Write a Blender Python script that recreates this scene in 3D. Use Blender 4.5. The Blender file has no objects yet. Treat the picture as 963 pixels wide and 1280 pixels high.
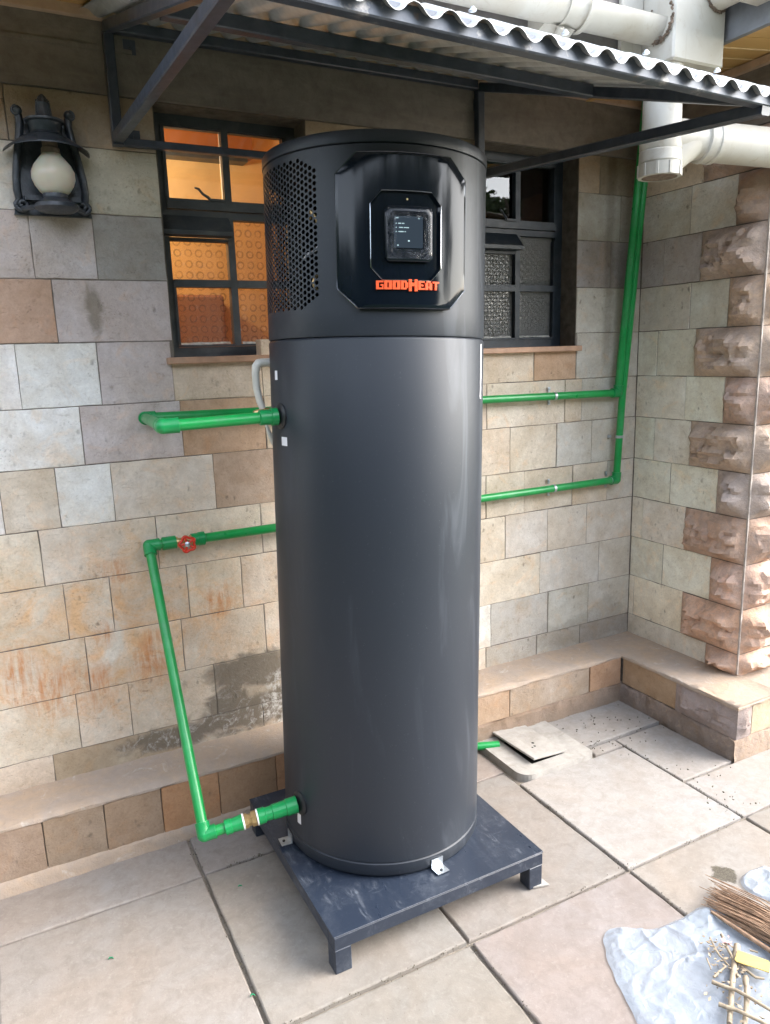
import bpy, math, random
from mathutils import Vector, Matrix
random.seed(7)
SC = bpy.context.scene
COL = SC.collection
PI = math.pi
R_ = math.radians

# ------------------------------------------------------------------ camera
def camera():
    y, p, r = R_(27.3481), R_(11.9567), R_(-1.7765)
    f = Vector((math.sin(y)*math.cos(p), math.cos(y)*math.cos(p), -math.sin(p)))
    rt = Vector((math.cos(y), -math.sin(y), 0)); up = rt.cross(f)
    r2 = math.cos(r)*rt + math.sin(r)*up
    u2 = -math.sin(r)*rt + math.cos(r)*up
    cd = bpy.data.cameras.new('camera'); co = bpy.data.objects.new('camera', cd)
    m = Matrix((r2, u2, -f)).transposed().to_4x4()
    m.translation = Vector((-.8938, -2.5397, 1.6018))
    co.matrix_world = m
    cd.sensor_fit = 'HORIZONTAL'; cd.sensor_width = 36; cd.lens = 933.38/963*36
    cd.clip_start = .05; cd.clip_end = 500
    COL.objects.link(co); SC.camera = co
camera()

# ------------------------------------------------------------------ world, sun, exposure
SUN_EL, SUN_AZ = 36.0, 120.0        # azimuth clockwise from +y
w = bpy.data.worlds.new('World'); SC.world = w; w.use_nodes = True
nt = w.node_tree; nt.nodes.clear()
sky = nt.nodes.new('ShaderNodeTexSky'); sky.sky_type = 'NISHITA'; sky.sun_disc = False
sky.sun_elevation = R_(SUN_EL); sky.sun_rotation = R_(SUN_AZ)
sky.air_density = 1.0; sky.dust_density = 1.6; sky.ozone_density = 1.0
bg = nt.nodes.new('ShaderNodeBackground'); bg.inputs[1].default_value = .15
out = nt.nodes.new('ShaderNodeOutputWorld')
hs = nt.nodes.new('ShaderNodeHueSaturation'); hs.inputs['Saturation'].default_value = .45
nt.links.new(sky.outputs[0], hs.inputs['Color']); nt.links.new(hs.outputs[0], bg.inputs[0])
nt.links.new(bg.outputs[0], out.inputs[0])
sd = bpy.data.lights.new('sun', 'SUN'); sd.energy = .65; sd.angle = R_(45); sd.color = (1, .94, .87)
so = bpy.data.objects.new('sun', sd); COL.objects.link(so)
sv = Vector((math.sin(R_(SUN_AZ))*math.cos(R_(SUN_EL)), math.cos(R_(SUN_AZ))*math.cos(R_(SUN_EL)), math.sin(R_(SUN_EL))))
so.rotation_euler = sv.to_track_quat('Z', 'Y').to_euler(); so.location = sv*20
SC.view_settings.view_transform = 'Standard'; SC.view_settings.look = 'None'
SC.view_settings.gamma = 1; SC.view_settings.use_curve_mapping = False
SC.view_settings.exposure = 2.85
SC.render.engine = 'CYCLES'
SC.cycles.max_bounces = 8; SC.cycles.transparent_max_bounces = 12
SC.cycles.sample_clamp_indirect = 6

# ------------------------------------------------------------------ node helpers
class NT:
    def __init__(s, name):
        s.m = bpy.data.materials.new(name); s.m.use_nodes = True
        s.t = s.m.node_tree; s.t.nodes.clear()
        s.o = s.n('ShaderNodeOutputMaterial')
    def n(s, ty, **k):
        x = s.t.nodes.new(ty)
        for a, b in k.items(): setattr(x, a, b)
        return x
    def put(s, sock, v):
        if isinstance(v, bpy.types.NodeSocket): s.t.links.new(v, sock)
        else:
            if hasattr(sock.default_value, '__len__') and not hasattr(v, '__len__'): v = (v, v, v)
            if hasattr(sock.default_value, '__len__') and len(sock.default_value) == 4 and len(v) == 3: v = (*v, 1)
            sock.default_value = v
    def math(s, op, a, b=0, c=0, clamp=False):
        x = s.n('ShaderNodeMath', operation=op, use_clamp=clamp)
        s.put(x.inputs[0], a); s.put(x.inputs[1], b); s.put(x.inputs[2], c)
        return x.outputs[0]
    def mix(s, f, a, b, blend='MIX'):
        x = s.n('ShaderNodeMix', data_type='RGBA', blend_type=blend)
        s.put(x.inputs[0], f); s.put(x.inputs[6], a); s.put(x.inputs[7], b)
        return x.outputs[2]
    def noise(s, vec, scale, detail=4, rough=.6, dist=0):
        x = s.n('ShaderNodeTexNoise'); s.put(x.inputs['Vector'], vec)
        x.inputs['Scale'].default_value = scale; x.inputs['Detail'].default_value = detail
        x.inputs['Roughness'].default_value = rough; x.inputs['Distortion'].default_value = dist
        return x.outputs['Fac']
    def voro(s, vec, scale, feature='F1'):
        x = s.n('ShaderNodeTexVoronoi', feature=feature); s.put(x.inputs['Vector'], vec)
        x.inputs['Scale'].default_value = scale
        return x.outputs['Distance']
    def ramp(s, f, lo, hi, a=0., b=1.):
        x = s.n('ShaderNodeMapRange'); x.clamp = True
        s.put(x.inputs[0], f); s.put(x.inputs[1], lo); s.put(x.inputs[2], hi); s.put(x.inputs[3], a); s.put(x.inputs[4], b)
        return x.outputs[0]
    def pos(s): return s.n('ShaderNodeNewGeometry').outputs['Position']
    def obj(s): return s.n('ShaderNodeTexCoord').outputs['Object']
    def scale(s, vec, v):
        x = s.n('ShaderNodeVectorMath', operation='MULTIPLY'); s.put(x.inputs[0], vec); x.inputs[1].default_value = v
        return x.outputs[0]
    def shift(s, vec, val, k):                     # vec + k*(rand)
        y = s.n('ShaderNodeVectorMath', operation='SCALE'); y.inputs[0].default_value = k; s.put(y.inputs['Scale'], val)
        x = s.n('ShaderNodeVectorMath', operation='ADD'); s.put(x.inputs[0], vec); s.put(x.inputs[1], y.outputs[0])
        return x.outputs[0]
    def sep(s, v):
        x = s.n('ShaderNodeSeparateXYZ'); s.put(x.inputs[0], v); return x.outputs
    def bump(s, h, strength=.5, dist=.002, nrm=None):
        x = s.n('ShaderNodeBump'); x.inputs['Strength'].default_value = strength; x.inputs['Distance'].default_value = dist
        s.put(x.inputs['Height'], h)
        if nrm is not None: s.put(x.inputs['Normal'], nrm)
        return x.outputs[0]
    def bsdf(s, color, rough=.6, metal=0, spec=.5, nrm=None, coat=0, **k):
        x = s.n('ShaderNodeBsdfPrincipled')
        s.put(x.inputs['Base Color'], color); s.put(x.inputs['Roughness'], rough)
        s.put(x.inputs['Metallic'], metal); s.put(x.inputs['Specular IOR Level'], spec)
        if nrm is not None: s.put(x.inputs['Normal'], nrm)
        if coat: x.inputs['Coat Weight'].default_value = coat; x.inputs['Coat Roughness'].default_value = .05
        for a, b in k.items(): s.put(x.inputs[a.replace('_', ' ')], b)
        return x.outputs[0]
    def fin(s, sh):
        s.t.links.new(sh, s.o.inputs[0]); return s.m

def blob(N, X, Z, nz, x0, z0, rx, rz, edge=.35):
    """stain mask around (x0, z0), edge broken up by noise nz"""
    dx = N.math('DIVIDE', N.math('SUBTRACT', X, x0), rx)
    dz = N.math('DIVIDE', N.math('SUBTRACT', Z, z0), rz)
    r = N.math('SQRT', N.math('ADD', N.math('MULTIPLY', dx, dx), N.math('MULTIPLY', dz, dz)))
    r = N.math('ADD', r, N.math('MULTIPLY', N.math('SUBTRACT', nz, .5), 1.6))
    return N.ramp(r, 1.0, 1.0-edge, 0, 1)

def stone_mat(name, rough_face=False, stains=False, gain=1.0):
    N = NT(name)
    P = N.pos(); oi = N.n('ShaderNodeObjectInfo')
    V = N.shift(P, oi.outputs['Random'], (7.3, 3.1, 5.7))
    base = N.mix(1, oi.outputs['Color'], (gain, gain, gain*1.03), 'MULTIPLY')
    big = N.noise(V, 5, 3, .6, .6); mid = N.noise(V, 22, 5, .65, .3); fine = N.noise(V, 130, 4, .7)
    c = N.mix(N.ramp(big, .35, .7), base, N.mix(1, base, (.86, .80, .72), 'MULTIPLY'))
    c = N.mix(N.ramp(N.noise(V, 9, 4, .6, 1.2), .56, .74, 0, .5), c, N.mix(1, base, (1.12, .88, .66), 'MULTIPLY'))
    c = N.mix(N.ramp(mid, .34, .70, 0, .5), c, N.mix(1, c, (.68, .65, .62), 'MULTIPLY'))
    c = N.mix(N.ramp(N.noise(V, 48, 5, .75, .8), .56, .70, 0, .45), c, N.mix(1, c, (.60, .55, .50), 'MULTIPLY'))
    c = N.mix(N.ramp(N.noise(V, 3.2, 5, .7, 1.5), .52, .60, 0, .30), c, N.mix(1, c, (.80, .76, .72), 'MULTIPLY'))
    c = N.mix(N.ramp(fine, .42, .75, 0, .4), c, N.mix(1, c, (1.35, 1.33, 1.3), 'MULTIPLY'))
    c = N.mix(N.ramp(N.noise(V, 85, 5, .8, .6), .56, .68, 0, .4), c, N.mix(1, c, (.62, .58, .54), 'MULTIPLY'))
    wv = N.shift(V, N.noise(V, 30, 3), (.02, .02, .02))
    pits = N.math('MAXIMUM', N.ramp(N.voro(N.scale(wv, (1, 1, .6)), 34), .08, .24, 1, 0), N.math('MULTIPLY', N.ramp(N.voro(N.scale(wv, (1, 1, 1.6)), 95), .12, .26, 1, 0), .6))
    pitm = N.math('MULTIPLY', pits, N.ramp(N.noise(V, 10, 3), .50, .66))
    c = N.mix(N.math('MULTIPLY', pitm, .55), c, (.12, .10, .08))
    scr = N.noise(N.scale(V, (30, 30, 90)), 1.0, 3, .6, .8)
    c = N.mix(N.ramp(scr, .62, .75, 0, .3), c, N.mix(1, c, (.66, .62, .58), 'MULTIPLY'))
    rough = .88
    if stains:
        s = N.sep(P); X, Z = s[0], s[2]
        nz = N.noise(P, 14, 5, .7, .8)
        streak = N.noise(N.scale(P, (60, 1, 9)), 1, 4, .65, .7)
        rust = 0
        for (x0, z0, rx, rz) in ((-.65, .705, .05, .06), (-.50, .665, .04, .05), (-.44, .745, .03, .035),
                                 (-.83, .56, .12, .14), (-.70, .53, .09, .12), (-.93, .63, .10, .12), (-.26, .76, .10, .07), (-.50,.58,.10,.12), (-.60,.92,.08,.05)):
            rust = N.math('MAXIMUM', rust, blob(N, X, Z, nz, x0, z0, rx, rz, .9))
        rust = N.math('MULTIPLY', rust, N.ramp(streak, .36, .62, 0, .85))
        c = N.mix(rust, c, (.50, .22, .08))
        # broad warm bloom over the lower left wall
        warm = N.math('MULTIPLY', blob(N, X, Z, nz, -.66, .74, .72, .42, .8), N.ramp(N.noise(P, 6, 5, .65, .9), .38, .62, .0, .85))
        c = N.mix(warm, c, N.mix(1, c, (1.08, .76, .48), 'MULTIPLY'))
        # damp patch low behind the heater, with white salts
        wob = N.noise(P, 9, 4, .6, .6)
        damp = 0
        for (x0, z0, rx, rz) in ((-.16, .47, .20, .085), (-.45, .285, .22, .05), (-.12, .31, .34, .085), (-.25, .36, .10, .10), (1.45, .30, .36, .085), (1.60,.36,.12,.1)):
            damp = N.math('MAXIMUM', damp, blob(N, X, Z, wob, x0, z0, rx, rz, .3))
        damp = N.math('MULTIPLY', damp, N.ramp(X, .3, .8, 1, .32))
        c = N.mix(N.math('MULTIPLY', damp, .78), c, N.mix(mid, (.085, .07, .052), (.17, .145, .115)))
        salt = N.math('MULTIPLY', damp, N.ramp(N.math('ABSOLUTE', N.math('SUBTRACT', N.noise(P, 11, 5, .62, .9), .5)), .0, .045, 1, 0))
        salt = N.math('MULTIPLY', salt, N.math('MULTIPLY', N.ramp(Z, .30, .44, .8, .1), N.ramp(N.noise(P, 55, 4, .7, .5), .42, .62)))
        saltb = N.math('MULTIPLY', blob(N, X, Z, wob, -.02, .31, .13, .13, .3), N.ramp(N.noise(P, 45, 5, .7), .45, .6))
        c = N.mix(N.math('MULTIPLY', N.math('MAXIMUM', N.math('MULTIPLY', salt, N.ramp(X, .2, .5, 1, 0)), saltb), .8), c, (.62, .60, .56))
        # darker and browner below the ring beam; grime beside the green riser
        dark_brown = N.math('MULTIPLY', N.ramp(N.math('ADD', Z, N.math('MULTIPLY', wob, .12)), 2.25, 2.42), .65)
        c = N.mix(dark_brown, c, N.mix(1, c, (.55, .46, .36), 'MULTIPLY'))
        riser = N.math('MULTIPLY', N.ramp(N.math('ABSOLUTE', N.math('SUBTRACT', X, N.math('ADD', 1.535, N.math('MULTIPLY', nz, .03)))), .012, .035, .6, 0), N.ramp(Z, 1.40, 1.6))
        c = N.mix(riser, c, N.mix(1, c, (.5, .48, .45), 'MULTIPLY'))
        moss = N.math('MULTIPLY', blob(N, X, Z, nz, -.575, 1.76, .03, .10, .5), .55)
        c = N.mix(moss, c, (.12, .105, .06))
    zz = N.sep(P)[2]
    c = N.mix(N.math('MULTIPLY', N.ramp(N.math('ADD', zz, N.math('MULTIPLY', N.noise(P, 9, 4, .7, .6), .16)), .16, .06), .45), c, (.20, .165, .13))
    h = N.math('ADD', N.math('MULTIPLY', mid, .7), N.math('MULTIPLY', fine, .25))
    h = N.math('SUBTRACT', h, N.math('MULTIPLY', pitm, .5))
    h = N.math('SUBTRACT', h, N.math('MULTIPLY', N.ramp(scr, .6, .75), .25))
    if rough_face:
        c = N.mix(N.ramp(N.noise(V, 16, 5, .7, 1.5), .38, .62, 0, .75), c, N.mix(.6, c, (.27, .235, .22)))
        c = N.mix(N.ramp(N.noise(V, 33, 5, .7, 1.0), .55, .75, 0, .5), c, (.46, .36, .27))
        nr = N.bump(h, 1.0, .006)
        nr = N.bump(N.noise(V, 40, 6, .7, .6), .8, .006, nr)
    else:
        nr = N.bump(h, .9, .005)
        nr = N.bump(N.noise(V, 70, 5, .75, .5), .5, .003, nr)
    return N.fin(N.bsdf(c, rough, spec=.25, nrm=nr))

def simple(name, col, rough=.5, metal=0, spec=.5, var=.12, scale=20, bump=0., coat=0, dirt=None, dirt_amt=.3, space='pos'):
    N = NT(name); P = N.pos() if space == 'pos' else N.obj()
    nz = N.noise(P, scale, 5, .6, .3)
    c = N.mix(N.ramp(nz, .3, .7), tuple(x*(1-var) for x in col), tuple(min(1, x*(1+var)) for x in col))
    if dirt is not None:
        c = N.mix(N.ramp(N.noise(P, scale*.6, 6, .7, 1.), .5, .72, 0, dirt_amt), c, dirt)
    rr = N.ramp(N.noise(P, scale*1.7, 4), .3, .7, rough*.85, min(1, rough*1.15))
    nr = N.bump(N.noise(P, scale*5, 4, .6), .5, bump) if bump else None
    return N.fin(N.bsdf(c, rr, metal, spec, nr, coat))

M = {}
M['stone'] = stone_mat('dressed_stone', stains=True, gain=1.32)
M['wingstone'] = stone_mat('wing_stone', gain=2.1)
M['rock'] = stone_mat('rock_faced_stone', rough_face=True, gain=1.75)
M['mortar'] = simple('mortar', (.17, .145, .12), .95, var=.3, scale=60, bump=.002)
M['bead'] = simple('mortar_bead', (.42, .37, .33), .9, var=.25, scale=40, bump=.003, dirt=(.25, .2, .17), dirt_amt=.5)

def ledge_mat():
    N = NT('ledge_render'); P = N.pos()
    a = N.noise(P, 6, 5, .65, .8); b = N.noise(P, 35, 5, .7, .4); f = N.noise(P, 180, 3, .6)
    c = N.mix(N.ramp(a, .35, .65), (.40, .33, .275), (.46, .34, .24))
    c = N.mix(N.ramp(b, .35, .7, 0, .5), c, (.30, .26, .22))
    c = N.mix(N.ramp(N.noise(P, 14, 5, .7, 1), .6, .72, 0, .6), c, (.55, .50, .45))
    return N.fin(N.bsdf(c, .92, spec=.2, nrm=N.bump(N.math('ADD', b, N.math('MULTIPLY', f, .4)), .8, .005)))
M['ledge'] = ledge_mat()

def beam_mat():
    N = NT('ring_beam_concrete'); P = N.pos()
    a = N.noise(N.scale(P, (3, 3, 12)), 1, 5, .65, .6); b = N.noise(P, 25, 5, .7, .4)
    c = N.mix(N.ramp(a, .3, .7), (.165, .142, .125), (.25, .22, .195))
    c = N.mix(N.ramp(b, .4, .75, 0, .5), c, (.10, .08, .065))
    c = N.mix(N.ramp(N.noise(N.scale(P, (2, 2, 30)), 1, 4, .6, .5), .58, .75, 0, .4), c, (.26, .22, .18))
    return N.fin(N.bsdf(c, .93, spec=.2, nrm=N.bump(b, .7, .005)))
M['beam'] = beam_mat()

def slab_mat():
    N = NT('concrete_slab'); P = N.pos(); oi = N.n('ShaderNodeObjectInfo')
    V = N.shift(P, oi.outputs['Random'], (5, 9, 1))
    a = N.noise(V, 3.5, 4, .6, .7); b = N.noise(V, 24, 6, .7, .5); f = N.noise(V, 210, 4, .7)
    base = oi.outputs['Color']
    c = N.mix(N.ramp(a, .35, .68), base, N.mix(1, base, (1.0, .92, .85), 'MULTIPLY'))
    c = N.mix(N.ramp(b, .42, .72, 0, .55), c, N.mix(1, base, (.66, .60, .54), 'MULTIPLY'))
    c = N.mix(N.ramp(N.noise(V, 60, 4, .7), .55, .75, 0, .4), c, N.mix(1, base, (1.3, 1.3, 1.28), 'MULTIPLY'))
    c = N.mix(N.ramp(N.noise(V, 2.2, 4, .65, 1.), .55, .68, 0, .35), c, N.mix(1, base, (.72, .66, .60), 'MULTIPLY'))
    c = N.mix(N.ramp(f, .58, .76, 0, .5), c, (.16, .14, .12))
    c = N.mix(N.ramp(N.noise(V, 11, 6, .8, 1.4), .55, .70, 0, .40), c, N.mix(1, base, (.70, .64, .58), 'MULTIPLY'))
    c = N.mix(N.ramp(N.noise(V, 90, 5, .8, .3), .58, .68, 0, .35), c, N.mix(1, base, (1.35, 1.33, 1.3), 'MULTIPLY'))
    sp = N.math('MULTIPLY', N.ramp(N.voro(V, 55), .05, .1, 1, 0), N.ramp(N.noise(V, 6, 2), .56, .6))
    c = N.mix(N.math('MULTIPLY', sp, .7), c, (.14, .12, .1))
    s = N.sep(P)
    nz = N.noise(P, 30, 4, .6, .4)
    wet = blob(N, s[0], s[1], nz, .930, -1.214, .037, .044, .18)
    c = N.mix(N.math('MULTIPLY', wet, .85), c, N.mix(N.ramp(f, .45, .6), (.05, .042, .028), (.11, .095, .065)))
    rough = N.math('SUBTRACT', .88, N.math('MULTIPLY', wet, .35))
    h = N.math('ADD', N.math('MULTIPLY', b, .8), N.math('MULTIPLY', f, .35))
    return N.fin(N.bsdf(c, rough, spec=.25, nrm=N.bump(h, .5, .003)))
M['slab'] = slab_mat()
def grout_mat():
    N = NT('sandy_grout'); P = N.pos()
    b = N.noise(P, 60, 6, .8, .4)
    c = N.mix(b, (.20, .17, .14), (.42, .37, .30))
    return N.fin(N.bsdf(c, .95, spec=.1, nrm=N.bump(b, 1, .008)))
M['grout'] = grout_mat()

def heater_mat(name, col, rough, spec=.5):
    N = NT(name); P = N.pos()
    str_ = N.noise(N.scale(P, (10, 10, 1.6)), 1, 4, .6, 1.2)
    sm = N.math('ADD', N.ramp(str_, .54, .74, 0, .10), N.math('MULTIPLY', N.ramp(str_, .52, .66, 0, .16), N.ramp(N.sep(P)[0], .10, .25)))
    c = N.mix(sm, col, (.16, .18, .21))
    dust = N.ramp(N.noise(P, 160, 3, .7), .66, .74, 0, .10)
    c = N.mix(dust, c, (.4, .4, .4))
    rr = N.ramp(N.noise(P, 4, 3, .5, .3), .3, .7, rough*.95, rough*1.06)
    return N.fin(N.bsdf(c, rr, 0, spec, N.bump(N.noise(P, 900, 2, .5), .15, .0005)))
M['shell'] = heater_mat('charcoal_powder_coat', (.020, .025, .034), .43, .42)
M['gloss'] = simple('glossy_black', (.004, .007, .012), .11, spec=.30, var=.1, scale=5)
M['matblack'] = simple('matt_black', (.012, .013, .016), .45)
M['inner'] = simple('inner_dark', (.01, .01, .011), .8)
M['glintmetal'] = simple('edge_glint_metal', (.14, .15, .17), .22, metal=.9)  # for the added ring that imitates the panel edge reflection
M['chrome'] = simple('chrome_edge', (.45, .48, .52), .2, metal=1)
M['zinc'] = simple('zinc_plate', (.50, .54, .58), .38, metal=.85, var=.2, scale=60)
M['orange'] = simple('orange_print', (.90, .105, .02), .45)
M['white'] = simple('white_plastic', (.78, .78, .76), .4)
M['label'] = simple('white_label', (.82, .82, .86), .5, var=.03)
M['brass'] = simple('brass', (.62, .43, .20), .32, metal=.8, var=.08, scale=30)
M['red'] = simple('red_handle', (.62, .045, .02), .3, var=.15, scale=60)
M['green'] = simple('green_pipe', (.008, .27, .060), .32, var=.15, scale=12, dirt=(.12, .27, .16), dirt_amt=.35)
M['greend'] = simple('green_fitting', (.007, .25, .068), .34, var=.08, scale=20)
M['hose'] = simple('pale_hose', (.62, .60, .54), .35, var=.1, scale=30)
def stand_mat():
    N = NT('stand_steel_paint'); P = N.pos()
    a = N.noise(N.scale(P, (7, 3, 7)), 1, 6, .7, 1.6); b = N.noise(P, 60, 5, .75, .5)
    c = N.mix(N.math('MULTIPLY', N.ramp(a, .48, .75), N.ramp(b, .40, .66)), (.020, .028, .045), (.075, .088, .11))
    c = N.mix(N.ramp(N.noise(N.scale(P, (26, 90, 30)), 1, 5, .75, .4), .60, .74, 0, .30), c, (.17, .19, .22))
    c = N.mix(N.math('MULTIPLY', N.ramp(N.noise(P, 8, 4, .6, .5), .5, .65), N.ramp(N.noise(N.scale(P, (60, 14, 30)), 1, 5, .75, .6), .5, .66, 0, .5)), c, (.24, .26, .29))
    return N.fin(N.bsdf(c, N.ramp(a, .3, .7, .25, .5), 0, .55, N.bump(b, .3, .001)))
M['stand'] = stand_mat()
M['steel'] = simple('canopy_steel_paint', (.035, .045, .065), .33, spec=.6, var=.3, scale=30, dirt=(.2, .2, .2), dirt_amt=.12)
def beamsteel():
    N = NT('welded_front_beam'); P = N.pos()
    x = N.sep(P)[0]
    n1 = N.noise(P, 14, 5, .7, .6)
    c = N.mix(N.ramp(N.noise(P, 30, 5, .7), .3, .7), (.05, .06, .08), (.09, .105, .13))
    c = N.mix(N.ramp(n1, .56, .68, 0, .7), c, (.40, .38, .36))
    c = N.mix(N.ramp(N.noise(P, 22, 4, .7, .4), .62, .7, 0, .5), c, (.16, .10, .06))
    return N.fin(N.bsdf(c, .38, .3, .6))
M['beamsteel'] = beamsteel()
def sheet_mat():
    N = NT('galvanised_sheet'); P = N.pos()
    c = N.mix(N.ramp(N.noise(P, 18, 6, .7, 1.), .3, .7), (.42, .44, .45), (.60, .62, .63))
    c = N.mix(N.ramp(N.noise(N.scale(P, (12, 2, 2)), 1, 5, .7, 1.), .5, .7, 0, .5), c, (.28, .26, .23))
    return N.fin(N.bsdf(c, .46, .55, .5))
M['sheet'] = sheet_mat()
def pvc_mat():
    N = NT('old_pvc'); P = N.pos()
    c = N.mix(N.ramp(N.noise(P, 6, 5, .6, .5), .3, .7), (.56, .55, .51), (.47, .44, .38))
    c = N.mix(N.ramp(N.noise(P, 20, 6, .75, 1.), .56, .74, 0, .5), c, (.33, .26, .18))
    st = N.noise(N.scale(P, (45, 45, 5)), 1, 4, .7, .5)
    c = N.mix(N.ramp(st, .6, .75, 0, .35), c, (.35, .30, .24))
    return N.fin(N.bsdf(c, .42, spec=.4))
M['pvc'] = pvc_mat()
M['dark_brown'] = simple('dirty_sealant', (.16, .12, .09), .9, var=.5, scale=60, bump=.004)
def wood_mat(name, a, b):
    N = NT(name); P = N.pos(); oi = N.n('ShaderNodeObjectInfo')
    V = N.shift(P, oi.outputs['Random'], (3, 5, 7))
    g = N.noise(N.scale(V, (5, 40, 40)), 1, 5, .6, 1.2)
    c = N.mix(g, a, b)
    c = N.mix(N.math('MULTIPLY', oi.outputs['Random'], .35), c, b)
    return N.fin(N.bsdf(c, .5, spec=.4))
M['soffit'] = wood_mat('varnished_soffit', (.66, .42, .17), (.50, .29, .10))
M['glintwood'] = simple('bevel_highlight_wood', (.78, .60, .36), .5)  # paler than the boards, paints their bevel highlights
M['trim'] = simple('soffit_trim', (.50, .36, .26), .6, var=.15)
M['fascia'] = simple('grey_fascia', (.17, .16, .155), .75, var=.25, scale=12, bump=.002, dirt=(.28, .22, .17), dirt_amt=.4)
M['fasciaB'] = simple('blue_grey_fascia', (.17, .18, .20), .6, var=.2, scale=14)
M['frame'] = simple('window_frame_paint', (.048, .056, .062), .45, var=.25, scale=18, dirt=(.15, .15, .14), dirt_amt=.3)
M['frameR'] = simple('window_frame_navy', (.018, .027, .038), .4, var=.25, scale=18, dirt=(.12, .12, .12), dirt_amt=.3)
M['sill'] = simple('sill_tile', (.42, .25, .16), .5, var=.2, scale=20, dirt=(.30, .25, .2), dirt_amt=.4)
M['putty'] = simple('window_putty', (.45, .44, .40), .8, var=.4, scale=80, bump=.003)
M['reveal'] = simple('reveal_render', (.105, .088, .068), .9, var=.35, scale=25, bump=.004)
M['lampmetal'] = simple('lamp_cast_iron', (.032, .039, .050), .33, var=.35, scale=45, bump=.0015, dirt=(.13, .14, .15), dirt_amt=.4)
M['holder'] = simple('brown_lamp_holder', (.16, .12, .09), .5)
M['roof'] = simple('roof_deck', (.16, .12, .10), .8)
M['orangecloth'] = wood_mat('amber_curtain', (.72, .38, .09), (.60, .27, .05))
M['roomwall'] = simple('amber_room_wall', (.78, .52, .24), .8, var=.1, scale=8)
M['roomwood'] = wood_mat('room_ceiling_boards', (.42, .15, .04), (.30, .10, .025))
M['cabinet'] = wood_mat('reddish_cabinet', (.42, .19, .075), (.30, .12, .05))
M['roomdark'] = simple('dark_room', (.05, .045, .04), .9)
M['twig'] = simple('dry_twig', (.34, .22, .14), .85, var=.4, scale=50, bump=.001)
M['stick'] = simple('cut_stick', (.33, .265, .185), .8, var=.35, scale=50, bump=.001)
M['yellow'] = simple('yellow_card', (.62, .44, .13), .6, var=.1)
M['pink'] = simple('pinkish_scrap', (.62, .38, .36), .7)
M['leafdry'] = simple('leaf_litter', (.09, .08, .05), .8, var=.5, scale=90)
M['leafgreen'] = simple('green_scrap', (.02, .22, .10), .5)
M['coverm'] = simple('manhole_concrete', (.36, .34, .31), .85, var=.15, scale=22, bump=.002, dirt=(.22, .19, .15), dirt_amt=.45)
M['hole'] = simple('dark_hole', (.012, .011, .01), .95)

def glass_clear():
    N = NT('clear_pane')
    lw = N.n('ShaderNodeFresnel'); lw.inputs[0].default_value = 1.75
    P = N.pos()
    nr = N.bump(N.noise(P, 3, 2), .05, .01)
    t = N.n('ShaderNodeBsdfTransparent'); t.inputs[0].default_value = (.93, .93, .92, 1)
    g = N.n('ShaderNodeBsdfGlossy'); g.inputs['Roughness'].default_value = .01; N.put(g.inputs['Normal'], nr)
    m = N.n('ShaderNodeMixShader'); N.put(m.inputs[0], lw.outputs[0])
    N.t.links.new(t.outputs[0], m.inputs[1]); N.t.links.new(g.outputs[0], m.inputs[2])
    return N.fin(m.outputs[0])
M['glass'] = glass_clear()
def glass_pat(name, opaque, tint, pitch=.036, diamond=False, dcol=(.30, .30, .28)):
    N = NT(name); P = N.pos(); P = N.shift(P, N.noise(P, 14, 3, .6), (.012, 0, .012)); s = N.sep(P)
    X = N.math('DIVIDE', s[0], pitch); Z = N.math('DIVIDE', s[2], pitch)
    if diamond:
        X, Z = N.math('ADD', X, Z), N.math('SUBTRACT', X, Z)
    fx = N.math('SUBTRACT', N.math('FRACT', N.math('ADD', X, 50)), .5); fz = N.math('SUBTRACT', N.math('FRACT', N.math('ADD', Z, 50)), .5)
    r = N.math('SQRT', N.math('ADD', N.math('MULTIPLY', fx, fx), N.math('MULTIPLY', fz, fz)))
    ring = N.ramp(N.math('ABSOLUTE', N.math('SUBTRACT', r, .30)), .03, .10, 1, 0)
    ring2 = N.ramp(N.math('ABSOLUTE', N.math('SUBTRACT', r, .46)), .0, .05, 1, 0)
    dia = N.math('MULTIPLY', N.ramp(N.math('ABSOLUTE', fx), .0, .09, 1, 0), .6)
    sp = N.ramp(N.voro(P, 260), .15, .45, 1, 0)
    h = N.math('ADD', N.math('ADD', ring, N.math('MULTIPLY', ring2, .5)), N.math('ADD', dia, N.math('MULTIPLY', sp, .7)))
    nr = N.bump(h, .55, .003)
    t = N.n('ShaderNodeBsdfTransparent')
    brk = N.ramp(N.noise(P, 35, 3, .6), .35, .6, .25, 1)
    dk = N.math('ADD', N.math('MULTIPLY', N.math('MULTIPLY', ring, brk), .42), N.math('MULTIPLY', sp, .22))
    N.put(t.inputs[0], N.mix(dk, tint, tuple(x*.45 for x in tint)))
    b = N.bsdf(dcol, .16, spec=.9, nrm=nr)
    m = N.n('ShaderNodeMixShader'); N.put(m.inputs[0], opaque)
    N.t.links.new(t.outputs[0], m.inputs[1]); N.t.links.new(b, m.inputs[2])
    return N.fin(m.outputs[0])
M['patL'] = glass_pat('patterned_pane', .14, (.90, .84, .74))
M['patR'] = glass_pat('patterned_pane_dark', .78, (.5, .5, .5), pitch=.030, diamond=True, dcol=(.17, .17, .165))
def globe():
    N = NT('frosted_lamp_glass')
    t = N.n('ShaderNodeBsdfTransparent')
    b = N.bsdf((.64, .60, .50), .30, spec=.5, Subsurface_Weight=.4)
    m = N.n('ShaderNodeMixShader'); m.inputs[0].default_value = .84
    N.t.links.new(t.outputs[0], m.inputs[1]); N.t.links.new(b, m.inputs[2])
    return N.fin(m.outputs[0])
M['globe'] = globe()
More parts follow.
